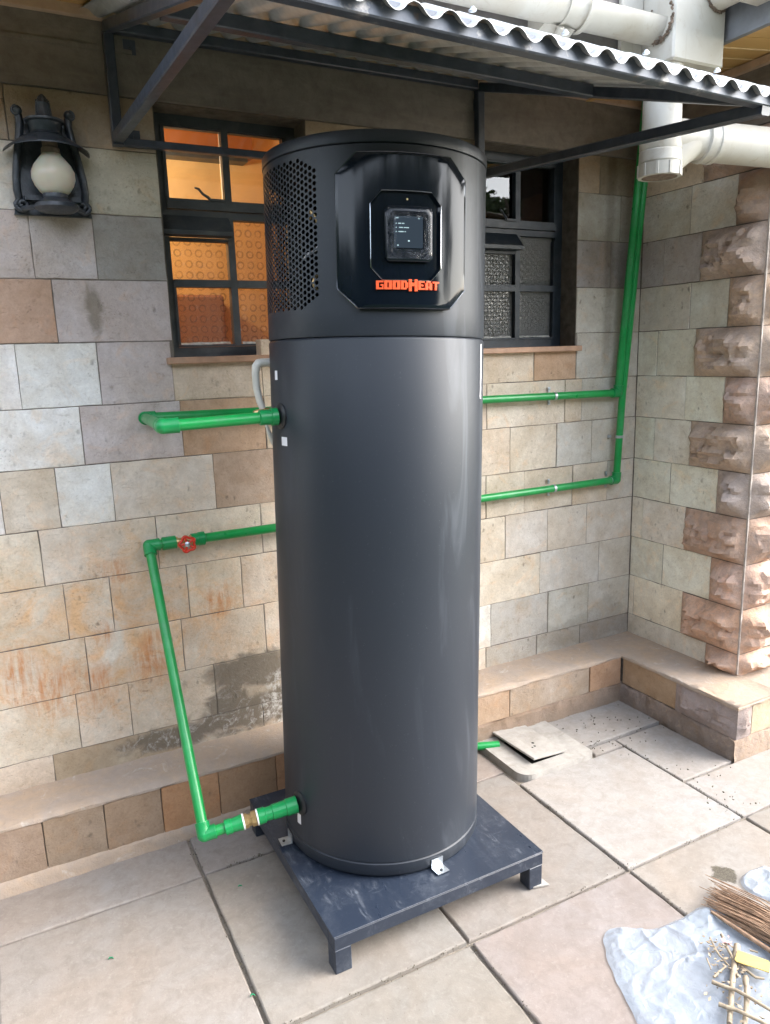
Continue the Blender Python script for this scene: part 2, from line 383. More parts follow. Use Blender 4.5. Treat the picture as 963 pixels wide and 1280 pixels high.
def film(name, op, col, rough):
    N = NT(name); P = N.pos()
    nr = N.bump(N.noise(P, 30, 4, .6, 1.5), .8, .006)
    t = N.n('ShaderNodeBsdfTransparent')
    b = N.bsdf(col, rough, spec=.8, nrm=nr)
    f = N.ramp(N.noise(P, 9, 4, .6, 1), .3, .7, op-.12, min(1, op+.1))
    m = N.n('ShaderNodeMixShader'); N.put(m.inputs[0], f)
    N.t.links.new(t.outputs[0], m.inputs[1]); N.t.links.new(b, m.inputs[2])
    return N.fin(m.outputs[0])
M['plastic'] = film('thin_pale_plastic', .60, (.40, .46, .53), .18)
M['clearfilm'] = film('clear_film', .13, (.12, .13, .15), .10)
def emis(name, col, st):
    N = NT(name); e = N.n('ShaderNodeEmission'); e.inputs[0].default_value = (*col, 1); e.inputs[1].default_value = st
    return N.fin(e.outputs[0])
M['screen'] = emis('lcd_backlight', (.06, .085, .115), .10)
M['screentext'] = emis('lcd_text', (.55, .75, .80), .22)
M['bulb'] = emis('warm_bulb', (1, .62, .25), 12)
M['bark'] = simple('bark', (.10, .075, .055), .9)
M['foliage'] = simple('tree_leaves', (.07, .10, .035), .7, var=.5, scale=2)
M['added_lawn'] = simple('mown_grass', (.05, .085, .03), .9, var=.3, scale=3)
M['boundary'] = simple('boundary_wall', (.42, .38, .32), .9, var=.15, scale=2)

# ------------------------------------------------------------------ mesh builder
W = {}      # nominal world position of each object (before its root is rotated)
class MB:
    def __init__(s): s.v = []; s.f = []
    def add(s, vs, fs):
        b = len(s.v); s.v += [tuple(x) for x in vs]; s.f += [tuple(i+b for i in f) for f in fs]; return s
    def box(s, x0, x1, y0, y1, z0, z1):
        return s.add([(x0,y0,z0),(x1,y0,z0),(x1,y1,z0),(x0,y1,z0),(x0,y0,z1),(x1,y0,z1),(x1,y1,z1),(x0,y1,z1)],
                     [(0,3,2,1),(4,5,6,7),(0,1,5,4),(1,2,6,5),(2,3,7,6),(3,0,4,7)])
    def bbox(s, x0, x1, y0, y1, z0, z1, b):
        """box with chamfered edges"""
        vs = []; idx = {}
        X = (x0, x1); Y = (y0, y1); Z = (z0, z1)
        for i in (0,1):
            for j in (0,1):
                for k in (0,1):
                    sx, sy, sz = (1 if i == 0 else -1)*b, (1 if j == 0 else -1)*b, (1 if k == 0 else -1)*b
                    for a, off in enumerate(((0,sy,sz),(sx,0,sz),(sx,sy,0))):
                        idx[(i,j,k,a)] = len(vs); vs.append((X[i]+off[0], Y[j]+off[1], Z[k]+off[2]))
        F = []
        I = lambda i,j,k,a: idx[(i,j,k,a)]
        F += [(I(0,0,0,0),I(0,0,1,0),I(0,1,1,0),I(0,1,0,0)),(I(1,0,0,0),I(1,1,0,0),I(1,1,1,0),I(1,0,1,0))]
        F += [(I(0,0,0,1),I(1,0,0,1),I(1,0,1,1),I(0,0,1,1)),(I(0,1,0,1),I(0,1,1,1),I(1,1,1,1),I(1,1,0,1))]
        F += [(I(0,0,0,2),I(0,1,0,2),I(1,1,0,2),I(1,0,0,2)),(I(0,0,1,2),I(1,0,1,2),I(1,1,1,2),I(0,1,1,2))]
        for j in (0,1):
            for k in (0,1): F.append((I(0,j,k,1),I(1,j,k,1),I(1,j,k,2),I(0,j,k,2)))
        for i in (0,1):
            for k in (0,1): F.append((I(i,0,k,0),I(i,1,k,0),I(i,1,k,2),I(i,0,k,2)))
        for i in (0,1):
            for j in (0,1): F.append((I(i,j,0,0),I(i,j,1,0),I(i,j,1,1),I(i,j,0,1)))
        for i in (0,1):
            for j in (0,1):
                for k in (0,1): F.append((I(i,j,k,0),I(i,j,k,1),I(i,j,k,2)))
        return s.add(vs, F)
    def bar(s, p, q, w_, h_, up=(0,0,1)):
        p, q = Vector(p), Vector(q); d = (q-p).normalized(); u = Vector(up)
        r = d.cross(u)
        if r.length < 1e-4: r = d.cross(Vector((0,1,0)))
        r.normalize(); u = r.cross(d)
        c = min(w_, h_)*.10
        pr = [(-w_/2+c,-h_/2),(w_/2-c,-h_/2),(w_/2,-h_/2+c),(w_/2,h_/2-c),(w_/2-c,h_/2),(-w_/2+c,h_/2),(-w_/2,h_/2-c),(-w_/2,-h_/2+c)]
        vs = [p+r*a+u*b for a, b in pr]+[q+r*a+u*b for a, b in pr]
        return s.add(vs, [(i,(i+1)%8,8+(i+1)%8,8+i) for i in range(8)]+[tuple(range(7,-1,-1)),tuple(range(8,16))])
    def lathe(s, p, axis, prof, n=20, cap=True):
        """prof = [(distance along axis, radius)]"""
        p = Vector(p); a = Vector(axis).normalized()
        r = a.cross(Vector((0,0,1)))
        if r.length < 1e-3: r = Vector((1,0,0))
        r.normalize(); u = a.cross(r)
        vs = []
        for t, rad in prof:
            for i in range(n):
                an = 2*PI*i/n; vs.append(p+a*t+(r*math.cos(an)+u*math.sin(an))*rad)
        F = []
        for k in range(len(prof)-1):
            for i in range(n):
                j = (i+1) % n; F.append((k*n+i, k*n+j, (k+1)*n+j, (k+1)*n+i))
        if cap: F += [tuple(range(n-1,-1,-1)), tuple((len(prof)-1)*n+i for i in range(n))]
        return s.add(vs, F)
    def cyl(s, p, q, r, n=20, cap=True):
        p, q = Vector(p), Vector(q); L = (q-p).length
        return s.lathe(p, q-p, [(0,r),(L,r)], n, cap)
    def sphere(s, c, r, n=14, sc=(1,1,1)):
        prof = []
        vs = []; F = []; m = n//2
        for k in range(1, m):
            ph = PI*k/m
            for i in range(n):
                a = 2*PI*i/n; vs.append((c[0]+r*sc[0]*math.sin(ph)*math.cos(a), c[1]+r*sc[1]*math.sin(ph)*math.sin(a), c[2]-r*sc[2]*math.cos(ph)))
        b = len(vs); vs += [(c[0],c[1],c[2]-r*sc[2]),(c[0],c[1],c[2]+r*sc[2])]
        for k in range(m-2):
            for i in range(n):
                j = (i+1)%n; F.append((k*n+i,k*n+j,(k+1)*n+j,(k+1)*n+i))
        for i in range(n):
            j = (i+1)%n; F.append((b,j,i)); F.append((b+1,(m-2)*n+i,(m-2)*n+j))
        return s.add(vs, F)
    def tube(s, pts, r, n=12, cap=True):
        pts = [Vector(p) for p in pts]; rs = r if hasattr(r, '__len__') else [r]*len(pts)
        vs = []; u = None
        for i, p in enumerate(pts):
            t = (pts[min(i+1,len(pts)-1)]-pts[max(i-1,0)]).normalized()
            if u is None:
                u = t.cross(Vector((0,0,1)))
                if u.length < 1e-3: u = t.cross(Vector((1,0,0)))
            u = (u-t*u.dot(t)).normalized(); b = t.cross(u)
            for k in range(n):
                a = 2*PI*k/n; vs.append(p+(u*math.cos(a)+b*math.sin(a))*rs[i])
        F = []
        for i in range(len(pts)-1):
            for k in range(n):
                j = (k+1)%n; F.append((i*n+k,i*n+j,(i+1)*n+j,(i+1)*n+k))
        if cap: F += [tuple(range(n-1,-1,-1)), tuple((len(pts)-1)*n+k for k in range(n))]
        return s.add(vs, F)
    def build(s, name, mat, parent=None, smooth=None, color=None, kind=None, fix=True):
        n = len(s.v)
        c = Vector((sum(v[0] for v in s.v)/n, sum(v[1] for v in s.v)/n, sum(v[2] for v in s.v)/n))
        me = bpy.data.meshes.new(name)
        me.from_pydata([(v[0]-c[0], v[1]-c[1], v[2]-c[2]) for v in s.v], [], s.f)
        if fix:
            import bmesh
            bm = bmesh.new(); bm.from_mesh(me); bmesh.ops.recalc_face_normals(bm, faces=bm.faces); bm.to_mesh(me); bm.free()
        me.materials.append(M[mat] if isinstance(mat, str) else mat)
        if smooth is not None:
            me.polygons.foreach_set('use_smooth', [True]*len(me.polygons)); me.set_sharp_from_angle(angle=R_(smooth))
        o = bpy.data.objects.new(name, me); COL.objects.link(o)
        if parent is not None:
            o.parent = parent; o.location = c-W[parent.name]
        else: o.location = c
        W[o.name] = c
        if color: o.color = (*color, 1)
        if kind: o['kind'] = kind
        return o

def tag(o, label, cat, group=None):
    o['label'] = label; o['category'] = cat
    if group: o['group'] = group
    return o
def thing(name, loc, label, cat, group=None):
    o = bpy.data.objects.new(name, None); COL.objects.link(o); o.empty_display_size = .1
    o.location = loc; W[o.name] = Vector(loc)
    return tag(o, label, cat, group)
def jit(c, k=.06):
    d = 1+random.uniform(-k, k)
    return tuple(min(1, x*d*(1+random.uniform(-k*.3, k*.3))) for x in c)
from mathutils import noise as mn

# ------------------------------------------------------------------ ground and paving
g = MB(); g.add([(-150,-150,-.012),(150,-150,-.012),(150,150,-.012),(-150,150,-.012)], [(0,1,2,3)])
g.build('ground', 'grout', kind='structure', fix=False)
lw_ = MB(); lw_.add([(-60,-60,-.006),(60,-60,-.006),(60,-3.0,-.006),(-60,-3.0,-.006)],[(0,1,2,3)]); lw_.add([(-60,-2.999,-.006),(-3.0,-2.999,-.006),(-3.0,.3,-.006),(-60,.3,-.006)],[(0,1,2,3)]); lw_.add([(3.4,-2.999,-.006),(60,-2.999,-.006),(60,-.5,-.006),(3.4,-.5,-.006)],[(0,1,2,3)])
lw_.build('added_lawn', 'added_lawn', kind='structure', fix=False)  # unseen lawn, added to keep pale ground out of the heater's reflections
pav = bpy.data.objects.new('pavement', None); COL.objects.link(pav); W['pavement'] = Vector((0,0,0)); pav['kind'] = 'structure'

def outline_slab(poly, z0, z1, ch=.004, wob=.0032, step=.045):
    """slab from a convex outline, edges worn and slightly uneven"""
    pts = []
    n = len(poly)
    for i in range(n):
        a, b = Vector(poly[i]), Vector(poly[(i+1)%n]); L = (b-a).length; k = max(1, int(L/step))
        nr = Vector((-(b-a).y, (b-a).x)).normalized()
        for j in range(k):
            p = a+(b-a)*(j/k)
            q = wob*(mn.noise(Vector((p.x*23, p.y*23, z1*9+3)))*1.6)
            pts.append(p+nr*q)
    c = sum(pts, Vector((0,0)))/len(pts)
    m = MB(); N_ = len(pts)
    def ring(d, z): return [(p.x+(c-p).normalized().x*d, p.y+(c-p).normalized().y*d, z+(0.0)) for p in pts]
    vs = ring(0, z0)+ring(0, z1-ch)+ring(ch*.5, z1-ch*.35)+ring(ch*1.4, z1)
    F = []
    for k in range(3):
        for i in range(N_): F.append((k*N_+i, k*N_+(i+1)%N_, (k+1)*N_+(i+1)%N_, (k+1)*N_+i))
    F.append(tuple(3*N_+i for i in range(N_))); F.append(tuple(range(N_-1,-1,-1)))
    return m.add(vs, F)
def rect(x0, x1, y0, y1, g_=.005): return [(x0+g_,y0+g_),(x1-g_,y0+g_),(x1-g_,y1-g_),(x0+g_,y1-g_)]
SLC = (.262, .242, .224)
def slab(x0, x1, y0, y1, z=0., col=SLC):
    z += random.uniform(-.002, .002)
    return outline_slab(rect(x0,x1,y0,y1), -.05, z).build('paving_slab', 'slab', pav, color=jit(col, .07))
rowsY = [(-.41,-.17),(-1.055,-.41),(-1.70,-1.055),(-2.32,-1.70),(-2.95,-2.32)]
xs_ = [-2.85,-2.25,-1.65,-1.07,-.48,.095,.69,1.23,1.80,2.40]
for r, (y0, y1) in enumerate(rowsY):
    X = xs_ if r != 0 else [-2.85,-2.25,-1.65,-1.07,-.48,.12,.70]
    for i in range(len(X)-1):
        if r == 0: slab(X[i], X[i+1], y0, y1, col=(.28,.26,.24)); continue
        if r == 1 and i in (6,7,8): continue
        slab(X[i], X[i+1], y0, y1, z=.002 if (r+i)%2 else 0)
pale = (.305,.292,.278)
slab(.69, 1.23, -1.055, -.50, col=pale); slab(1.23, 1.80, -1.055, -.80, col=pale)
outline_slab([(1.235,-.795),(1.50,-.795),(1.50,-.445),(1.235,-.445)], -.05, .001).build('paving_slab', 'slab', pav, color=pale)
outline_slab([(1.08,-.495),(1.228,-.495),(1.228,-.445),(1.08,-.445)], -.05, .004).build('paving_slab', 'slab', pav, color=pale)
outline_slab([(1.075,-.435),(1.50,-.435),(1.50,-.195),(1.075,-.195)], -.05, .010).build('paving_slab', 'slab', pav, color=pale)
slab(1.80, 2.40, -1.055, -.80, col=pale)
# manhole surround: a cast frame round a square pit
def arc(cx, cy, r, a0, a1, n=6): return [(cx+r*math.cos(R_(a0+(a1-a0)*i/n)), cy+r*math.sin(R_(a0+(a1-a0)*i/n))) for i in range(n+1)]
mh = thing('manhole_surround', (.88,-.33,0), 'rounded concrete surround cast round the square drain pit behind the heater', 'drain surround')
fr = MB()
outer = arc(.765,-.455,.05,180,270)+arc(1.02,-.455,.045,270,360)+[(1.065,-.15)]+[(.70,-.15)]
outer = [(.712,-.455)]+arc(.767,-.452,.055,180,270)[1:]+[(1.05,-.507),(1.068,-.49),(1.068,-.193),(.712,-.193)]
inner_ = [(.800,-.445),(.955,-.445),(.955,-.215),(.800,-.215)]
# frame as four convex pieces joined in one mesh
def prism(m, poly, z0, z1):
    n = len(poly); m.add([(x,y,z0) for x,y in poly]+[(x,y,z1) for x,y in poly], [tuple(range(n-1,-1,-1)), tuple(range(n,2*n))]+[(i,(i+1)%n,n+(i+1)%n,n+i) for i in range(n)]); return m
zt = .022
prism(fr, [(.712,-.193),(.712,-.452)]+arc(.767,-.452,.055,180,270)[1:]+[(.800,-.507),(.800,-.193)], -.05, zt)
prism(fr, [(.955,-.193),(.955,-.507),(1.050,-.507),(1.068,-.49),(1.068,-.193)], -.05, zt)
prism(fr, [(.800,-.507),(.955,-.507),(.955,-.445),(.800,-.445)], -.05, zt)
prism(fr, [(.800,-.215),(.955,-.215),(.955,-.193),(.800,-.193)], -.05, zt)
fr.build('concrete_frame', 'coverm', mh)
MB().box(.800,.955,-.445,-.215,-.048,-.008).build('pit_floor', 'hole', mh)
cv = MB()
cv.bbox(.795,.965,-.455,-.185,-.004,.005,.0015)
co = cv.build('manhole_cover', 'coverm')
co.rotation_euler = (R_(-1.2), R_(5.0), R_(2)); co.location = (.880,-.318,.036)
tag(co, 'tilted square concrete drain cover with small holes, lying over the pit behind the heater', 'drain cover')
for k, (dx, dy, rr) in enumerate(((.0,-.03,.006),(-.012,-.055,.005),(-.028,-.06,.004))):
    h = MB(); h.lathe((dx,dy,.0046),(0,0,1),[(0,rr),(.0006,rr)],8)
    ho = h.build('finger_hole', 'hole'); ho.parent = co; ho.location = (dx,dy,.0050)

# ------------------------------------------------------------------ back wall
ZR = [2.3832,2.2337,2.0452,1.8527,1.6647,1.4696,1.2836,1.0906,.9067,.7143,.5222,.3265,.2266]
XL, XW = -.342, 1.7404
WX0, WX1 = -.342, .161          # left window opening
VX0, VX1 = .868, 1.370          # right window opening
bw = thing('back_wall', (0,0,0), 'long wall of dressed stone blocks behind the heater, with two windows', 'wall')
pg = (.62,.615,.59); pg2 = (.55,.54,.50); mv = (.44,.40,.385); mv2 = (.46,.42,.41); tn = (.46,.37,.28); ob = (.40,.285,.195)
tp = (.53,.465,.375); bt = (.37,.32,.26); gg = (.31,.305,.27); cr = (.50,.44,.35); og = (.40,.28,.205)
ROWS = [
 ([-1.35,-1.05,-.755],[bt,bt,bt,bt],[1.486],[bt,(.24,.215,.17)]),
 ([-1.25,-.95,-.661],[pg2,pg2,pg2,(.40,.385,.32)],[1.61],[gg,gg]),
 ([-1.33,-1.03,-.73,-.553],[mv,mv2,mv,mv,(.27,.26,.235)],[1.56],[(.27,.255,.25),(.25,.24,.235)]),
 ([-1.29,-.99,-.687],[mv,og,og,mv],[],[(.42,.41,.36)]),
 ([-1.1,-.811,-.58,-.351,-.045],[pg,pg,pg,mv,tn,tn],[.86,1.147,1.377],[tn,tn,ob,(.43,.415,.365)]),
 ([-1.25,-.95,-.65,-.337,-.045],[pg,pg,pg,mv2,ob,tn],[.33,.60,.905,1.317,1.412],[tn,tn,tn,cr,tn,(.44,.42,.37)]),
 ([-1.2,-.903,-.743,-.577,-.241],[pg,pg,tp,pg,(.53,.50,.44),(.37,.285,.215)],[.15,.45,.75,1.024,1.275,1.476],[tn,tn,tn,tn,cr,(.45,.43,.38),(.43,.42,.37)]),
 ([-1.2,-.812,-.452,-.084],[tp,tp,tp,tp,tp],[.22,.53,.9,1.10,1.372,1.578],[pg,tp,tp,tp,cr,cr,(.46,.44,.39)]),
 ([-1.05,-.76,-.618,-.363,-.17],[tp,tp,tp,tn,tp,tp],[.06,.36,.66,1.0,1.233,1.461],[(.42,.345,.26),tp,tp,tp,(.48,.45,.39),(.49,.46,.39),(.48,.45,.39)]),
 ([-1.02,-.715,-.398,-.095],[tp,tp,tp,(.48,.42,.33),tp],[.25,.55,.86,1.191,1.542],[tp,tp,tp,cr,(.47,.45,.40),(.47,.45,.40)]),
 ([-1.06,-.764,-.595,-.297],[tp,tp,tp,(.44,.38,.30),(.36,.32,.26)],[0.,.3,.6,.924,1.241,1.48],[bt,bt,tp,pg2,(.40,.39,.35),(.40,.39,.34),(.42,.41,.36)]),
 ([-1.15,-.856,-.439,-.126],[tp,tn,(.36,.30,.22),bt,bt],[.16,.5,.898,1.178,1.434],[bt,bt,tp,(.36,.34,.29),(.35,.33,.28),(.33,.31,.27)]),
]
def stone_face(a0, a1, b0, b1, c):
    """dressed stone face with slightly chipped edges, as (along, depth, up)"""
    sd_ = random.uniform(0, 90); P = []
    for (p, q), (p2, q2), n_ in (((a0,b0),(a1,b0),6),((a1,b0),(a1,b1),4),((a1,b1),(a0,b1),6),((a0,b1),(a0,b0),4)):
        for k in range(n_): P.append((p+(p2-p)*k/n_, q+(q2-q)*k/n_))
    ca, cb = (a0+a1)/2, (b0+b1)/2; n = len(P)
    def ring(ins, dep, wob):
        o = []
        for i, (p, q) in enumerate(P):
            w1 = ins+wob*max(0, .35+mn.noise(Vector((p*31, q*31, sd_)))*1.3+(.9 if random.random() < .05 else 0))
            o.append((p+max(-w1, min(w1, ca-p)), dep, q+max(-w1, min(w1, cb-q))))
        return o
    m = MB(); m.add(ring(0,.05,0)+ring(0,c,.0015)+ring(c*.9,0,.0018), [(k*n+i, k*n+(i+1)%n, (k+1)*n+(i+1)%n, (k+1)*n+i) for k in (0,1) for i in range(n)]+[tuple(2*n+i for i in range(n))])
    return m
def block(x0, x1, z0, z1, y=0., col=pg, mat='stone', parent=bw, name='stone_block'):
    if x1-x0 < .012: return
    ga, gb, gc, gd = [random.choice((.0003,.0005,.0007,.0012)) for _ in range(4)]
    d = random.uniform(-.0018, .0018); c = random.uniform(.0012, .0022)
    m = stone_face(x0+ga, x1-gb, z0+gc, z1-gd, c)
    m.v = [(p, y+(d+q if q < .04 else .05), t) for p, q, t in m.v]
    m.f = [f_[::-1] for f_ in m.f]
    if mat == 'stone' and col[0] > .43 and col[0]-col[2] > .09 and name == 'stone_block': col = tuple(u*.4+v*.6 for u, v in zip(col, (.51,.46,.38)))
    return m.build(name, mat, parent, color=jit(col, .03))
for r, (JL, CL, JR, CR) in enumerate(ROWS):
    zt_, zb_ = ZR[r], ZR[r+1]
    xs = [-1.65]+JL
    below = zt_ < 1.62+.05
    if r == 4: zt2 = 1.605
    full = r >= 5
    if r <= 3:
        X = xs+[WX0]; 
        for i in range(len(X)-1): block(X[i], X[i+1], zb_, zt_, col=CL[i])
        # pier between the windows
        pm = [WX1, .40 if r % 2 else .62, VX0]
        for i in range(2): block(pm[i], pm[i+1], zb_, zt_, col=tn)
        X = [VX1]+JR+[XW]
        for i in range(len(X)-1): block(X[i], X[i+1], zb_, zt_, col=CR[i])
        if r == 3: pass
    else:
        X = xs+[j for j in JR]+[XW]; C = CL+CR
        # where left list ends and right list starts the block spans both
        C = (CL+CR)[:len(X)-1] if len(CL)+len(CR) >= len(X)-1 else CL+CR+[tp]*9
        C = CL[:len(xs)]+CR[-(len(X)-1-len(xs)):] if len(CL) >= len(xs) else C
        for i in range(len(X)-1):
            zz = zt_
            if r == 4 and ((X[i] >= WX0-.02 and X[i+1] <= WX1+.3) or (X[i] >= VX0-.02 and X[i+1] <= VX1+.02)): zz = 1.600
            block(X[i], X[i+1], zb_, zz, col=C[i])
# mortar core with window openings left free
core = MB()
for (a,b,c,d) in ((-1.65,WX0,-.1,2.39),(WX1,VX0,1.6,2.39),(VX1,2.4,1.6,2.39),(WX0,2.4,-.1,1.6)):
    core.box(a+.0005,b,.003,.22,c,d-.0005)
core.build('mortar_core', 'mortar', bw)
bm_ = MB(); bm_.box(-1.65,1.76,-.012,.20,2.384,2.80); bm_.build('ring_beam', 'beam', bw)
MB().box(-1.65,WX0-.05,-.016,-.0125,2.500,2.512).build('shutter_board_mark', 'beam', bw)
# plinth
JP = [-1.65,-1.28,-1.095,-.914,-.733,-.552,-.357,-.15,.08,.33,.60,.886,1.326,1.514]
CP = [(.28,.21,.15),(.28,.21,.15),(.28,.215,.16),(.26,.20,.145),(.27,.20,.14),(.34,.20,.11),(.29,.19,.115),(.36,.21,.12),(.3,.2,.13),(.3,.2,.13),(.32,.24,.17),(.31,.255,.20),(.33,.215,.14),(.31,.23,.155)]
for i in range(len(JP)-1): block(JP[i], JP[i+1], .042 if JP[i+1]<.7 else .085, .212, -.190, CP[i], name='plinth_stone')
def wavy_strip(name, mat, x0, x1, prof, parent, n=60, amp=.004, axis='x', fixed=0.):
    """profile (depth, z) swept along a line with uneven edges"""
    m = MB(); vs = []; k = len(prof)
    for i in range(n+1):
        t = x0+(x1-x0)*i/n
        for j, (d, z) in enumerate(prof):
            dn = amp*mn.noise(Vector((t*14, j*5.1, 2.2)))+amp*.6*mn.noise(Vector((t*45, j*5.1, 7)))
            zn = amp*mn.noise(Vector((t*11, j*3.3, 9.2)))+amp*.5*mn.noise(Vector((t*50, j*2.3, 1)))
            vs.append((t, d+dn, z+zn) if axis == 'x' else (d+dn, t, z+zn))
    F = [(i*k+j, i*k+j+1, (i+1)*k+j+1, (i+1)*k+j) for i in range(n) for j in range(k-1)]
    m.add(vs, F)
    return m.build(name, mat, parent, smooth=50, fix=False)
wavy_strip('plinth_ledge', 'ledge', -1.65, 1.53, [(.01,.234),(-.004,.231),(-.05,.230),(-.10,.229),(-.150,.228),(-.186,.226),(-.194,.221),(-.194,.213),(-.185,.209)], bw, n=160)
wavy_strip('plinth_footing', 'ledge', -1.65, .70, [(-.15,.052),(-.188,.048),(-.197,.040),(-.200,.02),(-.203,-.008)], bw, n=120)
wavy_strip('plinth_footing', 'stone', .70, 1.53, [(-.15,.090),(-.187,.087),(-.197,.080),(-.200,.04),(-.203,-.008)], bw, n=70, amp=.009).color = (.22,.17,.13,1)
pc = MB(); pc.box(-1.65,1.52,-.182,.0,-.1,.205); pc.build('plinth_core', 'mortar', bw)

# ------------------------------------------------------------------ windows
def reveal(x0, x1, z0, z1):
    m = MB()
    m.box(x1-.001, x1+.002, .004, .13, z0, z1)
    m.box(x0-.002, x0+.001, .004, .13, z0, z1)
    return m
def window(x0, x1, mat, patmat, left=True):
    z0, z1 = 1.612, 2.383
    win = MB(); yf, yb = .098, .135
    if left: mull, panes_l = (-.100, -.076), None
    # outer frame
    win.box(x0+.001, x0+.040, yf, yb, z0, z1); win.box(x1-.040, x1-.001, yf, yb, z0, z1)
    win.box(x0+.040, x1-.040, yf, yb, z1-.034, z1-.001); win.box(x0+.040, x1-.040, yf, yb, z0, z0+.032)
    win.box(x0+.040, x1-.040, yf, yb, 2.066, 2.090)
    f = win.build('window', mat, bw, smooth=30)
    xa, xb = x0+.040, x1-.040
    third = [xa+.002, xa+.195, xa+.222, xb-.002]
    mid = xa+.208 if left else xb-.200
    for a, b in ((xa, mid-.011), (mid+.011, xb)):
        # upper sash panes
        MB().box(a+.004, b-.004, .116, .120, 2.122, z1-.036).build('pane', 'glass', f)
    s = MB()
    s.box(xa, xb, .088, .112, 2.092, 2.124)                 # sash bottom rail
    s.box(mid-.012, mid+.012, .094, .1235, 2.1245, z1-.0345)
    s.box(xa, xb, .100, .1225, z1-.040, z1-.0348)
    s.box(xa-.001, xa+.010, .094, .1225, 2.1245, z1-.0405); s.box(xb-.010, xb+.001, .094, .1225, 2.1245, z1-.0405)
    s.build('upper_sash', mat, f, smooth=30)
    # hooded vent over one light of the lower sash
    hx0, hx1 = (x0+.012, mid-.004) if left else (x0+.012, mid-.004)
    h = MB()
    h.add([(hx0,.098,2.072),(hx1,.098,2.072),(hx1,.050,2.020),(hx0,.050,2.020),(hx0,.050,2.006),(hx1,.050,2.006),(hx1,.098,2.004),(hx0,.098,2.004)],
          [(0,1,2,3),(3,2,5,4),(4,5,6,7),(0,3,4,7),(1,6,5,2),(0,7,6,1)])
    h.build('vent_hood', mat, f)
    l = MB()
    l.box(mid-.012, mid+.012, .094, .1235, z0+.033, 2.065)
    l.box(xa, mid-.0125, .094, .1235, 1.843, 1.868); l.box(mid+.0125, xb, .094, .1235, 1.843, 1.868)
    l.box(xa, mid-.0125, .094, .1235, z0+.033, z0+.040); l.box(mid+.0125, xb, .094, .1235, z0+.033, z0+.040)
    l.box(xa, mid-.0125, .096, .1225, 1.992, 2.003)
    l.box(xa, xa+.008, .0945, .1225, z0+.041, 1.842); l.box(xb-.008, xb, .0945, .1225, z0+.041, 1.842)
    l.box(xb-.008, xb, .0945, .1225, 1.869, 2.050)
    l.build('lower_sash', mat, f, smooth=30)
    for a, b in ((xa, mid-.012), (mid+.012, xb)):
        MB().box(a+.001, b-.001, .116, .120, z0+.041, 1.8425).build('pane', patmat, f)
        MB().box(a+.001, b-.001, .116, .120, 1.8685, 2.064 if b == xb else 1.992).build('pane', patmat, f)
        wavy_strip('putty', 'putty', a+.01, b-.01, [(.114,z0+.041),(.108,z0+.041),(.113,z0+.047),(.1165,z0+.0475)], f, n=24, amp=.003)
    # bent stay handle on the sash rail
    hm = MB(); hb = mid-.065
    hm.tube([(hb,.086,2.125),(hb-.01,.075,2.130),(hb-.03,.062,2.136),(hb-.045,.055,2.150),(hb-.058,.050,2.152)], [.005,.005,.004,.004,.003], 8)
    hm.box(hb-.004, hb+.05, .080, .088, 2.120, 2.128)
    hm.build('casement_stay', mat, f, smooth=40)
    rv = MB()
    rv.box(x1-.002, x1+.001, .002, .098, 1.613, z1); rv.build('reveal', 'reveal', bw)
    rv = MB(); rv.box(x0-.001, x0+.002, .002, .098, 1.613, z1); rv.build('reveal', 'reveal', bw)
    rv = MB(); rv.box(x0+.002, x1-.002, .002, .098, z1-.002, z1+.0005); rv.build('reveal', 'reveal', bw)
    sl = MB(); sl.bbox(x0-.026, x1+.014, -.030, .100, 1.589, 1.6115, .003); sl.build('window_sill', 'sill', bw)
window(WX0, WX1, 'frame', 'patL', True)
window(VX0, VX1, 'frameR', 'patR', False)
# rooms behind the glass
def room(x0, x1, y1, z0, z1, wall, ceil, label):
    y0 = .225
    m = MB()
    m.add([(x0,y0,z0),(x1,y0,z0),(x1,y1,z0),(x0,y1,z0),(x0,y0,z1),(x1,y0,z1),(x1,y1,z1),(x0,y1,z1)],
          [(0,1,2,3),(0,3,7,4),(1,5,6,2),(3,2,6,7)])
    r = m.build('interior_wall', wall, bw, fix=False)
    c = MB(); c.add([(x0,y0,z1-.01),(x1,y0,z1-.01),(x1,y1,z1-.01),(x0,y1,z1-.01)], [(0,3,2,1)]); c.build('interior_ceiling', ceil, bw, fix=False)
room(-.95, .62, 1.03, .9, 2.86, 'roomwall', 'roomwood', '')
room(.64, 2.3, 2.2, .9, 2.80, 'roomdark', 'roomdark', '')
MB().box(-.50,.30,.97,1.02,2.49,2.80).build('wood_pelmet', 'roomwood', bw)
MB().box(-.50,.27,.955,1.03,2.470,2.489).build('pelmet_rail', 'frame', bw)
MB().bbox(-.60,.10,.90,1.02,.92,1.885,.01).build('interior_cabinet', 'cabinet', bw)
lamp_in = bpy.data.lights.new('room_lamp', 'POINT'); lamp_in.energy = 3.2; lamp_in.color = (1, .84, .60); lamp_in.shadow_soft_size = .05
lo = bpy.data.objects.new('room_lamp', lamp_in); lo.location = (-.50, .62, 2.30); COL.objects.link(lo)
MB().sphere((-.50,.62,2.40), .035).build('bulb', 'bulb', bw, smooth=60)

